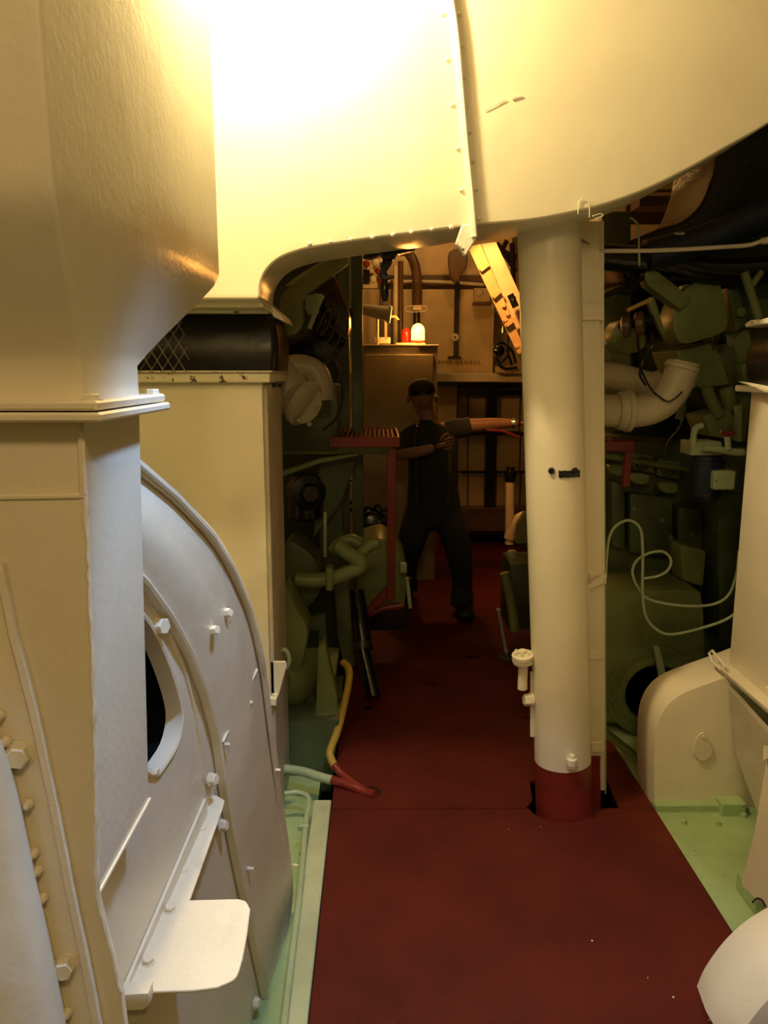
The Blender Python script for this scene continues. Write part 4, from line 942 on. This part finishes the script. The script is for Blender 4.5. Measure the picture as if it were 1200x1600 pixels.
part('grip', tube(catmull([PY(600, 434, 2.83), PY(601, 450, 2.83), PY(602, 471, 2.83)], 4), [.010, .011, .012, .013, .014, .014, .013, .012, .008], 12), BLACK, hh)
part('chrome_strip', tube([PY(626, 400, 2.78), PY(646, 396, 2.78)], .002, 5), CHROME, hh)

# sloping stair stringer
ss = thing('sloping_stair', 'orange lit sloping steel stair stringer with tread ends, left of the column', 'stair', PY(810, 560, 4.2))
part('stringer_face', pxprism([(731, 386), (751, 381), (826, 560), (826, 590)], 4.3, .012), BULK, ss, bevel=.002, label='bright face with orange light put into its paint')  # oranger than the cream side: orange light put into the colour
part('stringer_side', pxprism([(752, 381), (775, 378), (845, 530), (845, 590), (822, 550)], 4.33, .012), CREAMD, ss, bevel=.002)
for a, b in (((748, 420), (762, 410)), ((768, 462), (782, 450)), ((788, 506), (804, 495)), ((806, 548), (820, 540))):
    part('tread', prism([PY(a[0], a[1], 4.29), PY(b[0], b[1], 4.29), PY(b[0]+3, b[1]+5, 4.29), PY(a[0]+4, a[1]+5, 4.29)], (0, -.012, 0)), BULK, ss)
for x, y in ((787, 478), (793, 491), (808, 541), (789, 500)):
    part('stair_bolt', hexbolt(PY(x, y, 4.295), (0, -1, 0), .010, .008), BULK, ss)
rt2 = thing('roof_pipework', 'dark pipes behind the stair top at the hood edge', 'pipe', PY(790, 420, 5))
for pl in (((776, 380), (806, 425)), ((792, 376), (786, 392), (808, 402)), ((800, 380), (803, 470))):
    part('pipe_run', tubepx(list(pl), 4, 5.0, k=3), BROWN, rt2)
sw = thing('stair_torch', 'small black torch clipped at the stair side', 'torch', PY(802, 470, 4.25))
part('torch_body', tube([PY(797, 460, 4.25), PY(806, 480, 4.25)], .018, 12), BLACK, sw)
part('torch_ring', tube([PY(800, 466, 4.25), PY(802, 469, 4.25)], .020, 12), CHROME, sw)
cw = thing('workbench_clutter', 'dark tangle of cables on the shelf right of the lettered panel', 'cables', PY(790, 575, 6.9))
for pl in (((772, 540), (784, 535), (800, 548), (806, 568)), ((776, 570), (790, 560), (796, 545)), ((775, 558), (785, 575), (808, 574)), ((796, 520), (792, 545), (800, 570))):
    part('cable', tubepx(list(pl), 2, 6.9), BLACK, cw)
part('black_lump', lathe(PY(779, 548, 6.9), (0, -1, 0), [(-.05, .05), (.03, .05), (.05, .02)], 12), BLACK, cw)
part('jar', lathe(PY(786, 520, 6.9), (0, 0, 1), [(0, .022), (.04, .022), (.045, .012), (.055, .012)], 12), CHROME, cw)
part('bench_strip', boxpx(776, 572, 812, 582, 6.95, .1), BULK, cw)

# area below grating: lit wall piece with pipes
lw = thing('lit_pipe_panel', 'orange lit wall panel crossed by pipes seen beneath the red grating', 'panel', PY(570, 820, 6.9))
part('panel_sheet', boxpx(536, 640, 615, 868, 7.0, .04), BULK, lw)
for x, r, m in ((558, 5, BULK), (596, 4, CREAMD)):
    part('vertical_pipe', cyl(PY(x, 822, 6.9), PY(x, 712, 6.9), r*6.9/F, 10), m, lw)
for x in (593, 603):
    part('thin_cable', cyl(PY(x, 810, 6.85), PY(x, 712, 6.85), .005, 6), BLACK, lw)
part('cross_pipe', tubepx([(536, 756), (595, 756)], 3, 6.85, k=1), CREAMD, lw)
part('cross_pipe', tubepx([(536, 751), (595, 751)], 1.5, 6.83, k=1), BROWN, lw)
for y in (785, 797): part('vent_slot', boxpx(537, y-2, 550, y+2, 6.97, .03), BLACK, lw)
part('bent_cable', tubepx([(560, 736), (566, 746), (580, 750), (600, 746), (607, 738)], 2, 6.8), BLACK, lw)
part('pale_cable', tubepx([(556, 730), (558, 745), (566, 762), (578, 785), (586, 797)], 1.4, 6.7), WHITE, lw)
rv_ = thing('red_valve_body', 'dark red valve hanging under the red grating', 'valve', PY(575, 735, 6.6))
part('valve_body', lathe(PY(577, 733, 6.6), (0, 0, 1), [(0, .05), (.03, .07), (.10, .07), (.13, .04), (.15, .04)], 16), REDM, rv_)
part('valve_wheel', tube([PY(574, 722, 6.5)+Vector((.07*math.cos(a), .0, .05*math.sin(a))) for a in [i*PI/8 for i in range(16)]], .008, 6, closed=True), REDM, rv_)
dw = thing('dark_wheel_pump', 'dark round pump with handwheel on the floor behind the red post', 'pump', PY(580, 850, 5.4))
part('pump_ring', tube([PY(577, 815, 5.4)+Vector((.07*math.cos(a), .0, .09*math.sin(a))) for a in [i*PI/10 for i in range(20)]], .018, 8, closed=True), BLACK, dw)
part('pump_block', boxpx(560, 812, 610, 938, 5.45, .3), BLACK, dw, bevel=.03, seg=2)
for x, y in ((575, 798), (590, 795), (600, 802)):
    part('pump_knob', lathe(PY(x, y, 5.4), (0, -1, .3), [(-.03, .03), (.03, .03), (.04, 0)], 10), BLACK, dw)

# right of walkway, behind the column
mp = thing('cream_standpipe', 'cream standpipe with black cap left of the column', 'pipe', PY(796, 850, 4.9))
part('standpipe', cyl(PY(796, 850, 4.9), PY(797, 752, 4.9), 7*4.9/F, 14), CREAMD, mp)
part('cap', lathe(PY(797, 752, 4.9), (0, 0, 1), [(0, .032), (.04, .040), (.07, .040), (.075, .028), (.09, .028)], 14), BLACK, mp)
part('branch', tubepx([(796, 842), (800, 826), (810, 812), (822, 806)], 9, 4.9), CREAMD, mp)
part('cross_handle', tubepx([(782, 738), (812, 739)], 1.5, 4.9, k=1), BLACK, mp)
hr = thing('red_hand_rail', 'thin dark red rail under the outstretched arm beside the column', 'rail', PY(795, 680, 5.0))
part('rail_tube', tubepx([(760, 672), (785, 674), (812, 684)], 2.6, 5.0), REDM, hr)
gm = thing('green_valve_block', 'dim green valve block low behind the column', 'valve', PY(805, 960, 4.2))
part('block', boxpx(795, 880, 840, 985, 4.3, .3), GREEND, gm, bevel=.02, seg=2)
part('lever_bar', tubepx([(788, 895), (794, 920), (800, 950), (804, 985)], 8, 4.1), GREEN, gm)
part('block_cap', lathe(PY(800, 870, 4.25), (0, 0, 1), [(0, .03), (.03, .03), (.04, .015)], 12), PIPEG, gm)
part('green_shield', pxprism([(808, 820), (820, 800), (845, 800), (845, 850), (806, 850)], 4.7, .05), GREEND, gm, bevel=.004)
fl_ = thing('floor_lever', 'thin upright floor lever with ball top left of the column', 'lever', PZ(792, 1028, 0))
part('lever_rod', tube([PZ(792, 1024, .02), PY(779, 953, PZ(792, 1024, 0).y-.05)], .009, 8), PIPEG, fl_)
part('lever_ball', lathe(PY(779, 953, PZ(792, 1024, 0).y-.05), (0, 0, 1), [(-.012, 0), (-.008, .012), (0, .016), (.008, .012), (.012, 0)], 10), CREAMD, fl_)
part('lever_socket', lathe(PZ(791, 1028, .0), (0, 0, 1), [(0, .045), (.01, .045), (.012, .022), (.04, .020), (.045, 0)], 14), GREEND, fl_)
rp2 = thing('red_extinguisher', 'small dark red bottle standing on the floor behind the person', 'extinguisher', PZ(678, 862, 0))
p = PZ(680, 862, 0)
part('bottle', lathe(p, (0, 0, 1), [(0, .05), (.02, .055), (.22, .055), (.27, .02), (.30, .02)], 16), REDM, rp2)
part('valve', lathe(p+Vector((0, 0, .30)), (0, 0, 1), [(0, .025), (.03, .025), (.035, 0)], 10), STEEL, rp2)

# ================================================================== THE PERSON
PYY = 5.15
def J(px, py, dy=0): return PY(px, py, PYY+dy)
pm = thing('person', 'person in dark shirt, jeans and dark cap standing astride, one arm stretched to the column', 'person', PZ(688, 940, 0))
def skin_mesh(name, joints, edges, mat, parent, sub=2, root=0):
    me = bpy.data.meshes.new(name); base = parent_base(parent)
    me.from_pydata([j[0]-base for j in joints], edges, []); me.materials.append(mat)
    o = bpy.data.objects.new(name, me); COL.objects.link(o); o.parent = parent
    sk = o.modifiers.new('skin', 'SKIN'); sk.use_smooth_shade = True
    for i, j in enumerate(joints):
        r = j[1]; me.skin_vertices[0].data[i].radius = r if isinstance(r, tuple) else (r, r)
    for i in range(len(joints)): me.skin_vertices[0].data[i].use_root = (i == root)
    s = o.modifiers.new('sub', 'SUBSURF'); s.levels = sub; s.render_levels = sub
    bpy.context.view_layer.update()
    ev = bpy.data.meshes.new_from_object(o.evaluated_get(bpy.context.evaluated_depsgraph_get())); ev.materials.clear(); ev.materials.append(mat)
    for p in ev.polygons: p.use_smooth = True
    o.modifiers.clear(); o.data = ev; return o
FLT = PZ(636, 922, .07); FRT = PZ(722, 945, .07)
jt = [(J(676, 786, .02), (.13, .09)), (J(676, 755, .02), (.12, .09)), (J(677, 715, .02), (.12, .09)), (J(678, 686, .02), (.10, .07)), (J(668, 652), (.055, .055)),
      (J(662, 636), (.055, .06)), (J(660, 624, -.01), (.075, .085)), (J(659, 610, -.005), (.072, .09)),
      (J(644, 672), .062), (J(632, 692, -.03), .052), (J(618, 712, -.08), .042), (J(655, 706, -.22), .036), (J(680, 699, -.26), .028),
      (J(711, 668), .062), (J(735, 665), .050), (J(772, 662, -.04), .042), (J(802, 661, -.10), .028), (J(812, 662, -.12), .026),
      (J(655, 802, .02), .090), (J(642, 850, -.06), .068), (FLT+Vector((0, .02, .16)), .052), (FLT, .040), (FLT+Vector((-.03, -.10, -.03)), .026),
      (J(697, 802), .090), (J(716, 858, -.10), .068), (FRT+Vector((0, .03, .16)), .050), (FRT, .040), (FRT+Vector((.02, -.10, -.03)), .026)]
ed = [(0, 1), (1, 2), (2, 3), (3, 4), (4, 5), (5, 6), (6, 7), (3, 8), (8, 9), (9, 10), (10, 11), (11, 12), (3, 13), (13, 14), (14, 15), (15, 16), (16, 17), (0, 18), (18, 19), (19, 20), (20, 21), (21, 22), (0, 23), (23, 24), (24, 25), (25, 26), (26, 27)]
body = skin_mesh('body', jt, ed, SKIN, pm)
def ell(px, py, hw, dp, dy=0, n=20):
    c = J(px, py, dy); k = PYY/F
    return [c+Vector((hw*k*math.cos(2*PI*i/n), dp*k*math.sin(2*PI*i/n), .004*math.sin(3*2*PI*i/n))) for i in range(n)]
part('shirt', ringloft([ell(678, 806, 41, 30), ell(678, 795, 43, 32), ell(677, 775, 41, 31), ell(676, 750, 38, 29), ell(676, 725, 38, 29), ell(676, 702, 40, 28), ell(676, 684, 41, 26), ell(676, 673, 37, 22), ell(674, 666, 26, 18), ell(670, 660, 16, 14), ell(669, 656, 14, 13)]), SHIRT, pm, angle=70)
part('sleeve', tube(catmull([J(652, 675), J(640, 684, -.02), J(630, 700, -.05), J(626, 708, -.06)], 4), [.075, .076, .076, .075, .074, .072, .070, .068, .066, .065, .064, .064, .064], 14), SHIRT, pm, angle=70)
part('sleeve', tube(catmull([J(698, 674), J(712, 670), J(726, 668), J(735, 666)], 4), [.072, .072, .072, .071, .070, .068, .066, .065, .064, .063, .063, .063, .063], 14), SHIRT, pm, angle=70)
part('trousers_seat', ringloft([ell(677, 790, 40, 29), ell(677, 802, 41, 31), ell(677, 815, 38, 30), ell(677, 824, 30, 24), ell(677, 828, 14, 12)]), JEANS, pm, angle=70)
def leg(pts, rad): part('trouser_leg', tube(catmull(pts, 5), [rad[0]+(rad[1]-rad[0])*min(1, i/10)+(.008 if i > 12 else 0) for i in range((len(pts)-1)*5+1)], 16), JEANS, pm, angle=70)
leg([J(657, 800, .02), J(642, 850, -.06), FLT+Vector((0, .02, .16)), FLT+Vector((0, .02, -.01))], (.108, .072))
leg([J(696, 800, .0), J(716, 858, -.10), FRT+Vector((0, .03, .16)), FRT+Vector((0, .02, -.01))], (.108, .070))
for f, s in ((FLT, -.03), (FRT, .02)):
    skin_mesh('shoe', [(f+Vector((0, .06, -.02)), (.062, .055)), (f+Vector((s*.5, -.05, -.022)), (.062, .052)), (f+Vector((s, -.18, -.035)), (.060, .040))], [(0, 1), (1, 2)], SHOE, pm)
part('braces_strap', tube(catmull([J(652, 668, -.07), J(648, 690, -.10), J(650, 730, -.11), J(652, 790, -.12)], 4), .012, 8), GREY, pm)
part('braces_strap', tube(catmull([J(698, 668, -.07), J(702, 690, -.10), J(702, 740, -.11), J(700, 790, -.12)], 4), .012, 8), GREY, pm)
# head details
hcn = J(660, 616, -.01)
part('cap', lathe(hcn+Vector((-.002, 0, .010)), (-.12, .05, 1), [(0, .084), (.02, .088), (.05, .080), (.075, .058), (.088, .03), (.090, 0)], 24), CAP, pm, label='dark brimless-looking cap')
part('cap_band', lathe(hcn+Vector((-.002, 0, -.002)), (-.12, .05, 1), [(0, .086), (.022, .090), (.024, .084)], 24), BLACK, pm)
part('nose', lathe(hcn+Vector((.01, -.085, -.045)), (0, -1, -.5), [(0, .018), (.02, .014), (.03, 0)], 10), SKIN, pm)
for s in (-1, 1):
    part('ear', lathe(hcn+Vector((s*.083, 0, -.03)), (s, -.3, 0), [(0, .020), (.012, .024), (.018, .01)], 10), SKIN, pm)
    e_ = part('eye', lathe(hcn+Vector((.005+s*.032, -.083, -.022)), (0, -1, 0), [(-.004, .008), (.002, .006), (.003, 0)], 10), CREAMD, pm)
    part('pupil', lathe(hcn+Vector((.005+s*.032, -.087, -.022)), (0, -1, 0), [(0, .005), (.002, .004)], 8), BLACK, e_)
part('mouth', tube(catmull([hcn+Vector((-.025, -.078, -.078)), hcn+Vector((.008, -.090, -.083)), hcn+Vector((.038, -.078, -.078))], 4), .004, 6), REDM, pm)
# fingers: near hand across chest, far hand on the column side
def hand(wr, d, side, parent, curl):
    d = d.normalized(); side = side.normalized(); nrm = d.cross(side)
    jj = [(wr, (.026, .020)), (wr+d*.045, (.040, .018)), (wr+d*.085, (.040, .016))]
    skin_mesh('palm', jj, [(0, 1), (1, 2)], SKIN, parent, 1)
    for k, ln in enumerate((.070, .080, .075, .058)):
        b = wr+d*.080+side*(.030-.020*k); a = curl
        p1 = b+(d*math.cos(a)+nrm*math.sin(a))*ln*.5; p2 = p1+(d*math.cos(2*a)+nrm*math.sin(2*a))*ln*.5
        skin_mesh('finger', [(b-d*.02, .009), (p1, .0085), (p2, .007)], [(0, 1), (1, 2)], SKIN, parent, 1)
    b = wr+d*.03+side*.03
    skin_mesh('thumb', [(b, .010), (b+d*.03+side*.03, .010), (b+d*.06+side*.035, .008)], [(0, 1), (1, 2)], SKIN, parent, 1)
hand(jt[12][0], jt[12][0]-jt[11][0], Vector((0, 0, 1)), pm, .5)
hand(jt[17][0], Vector((1, -.2, .0)), Vector((0, 0, 1)), pm, -.35)
part('wrist_watch', lathe(J(803, 661, -.10), (1, -.3, 0), [(-.012, .030), (-.010, .034), (.010, .034), (.012, .030)], 16), CHROME, pm)
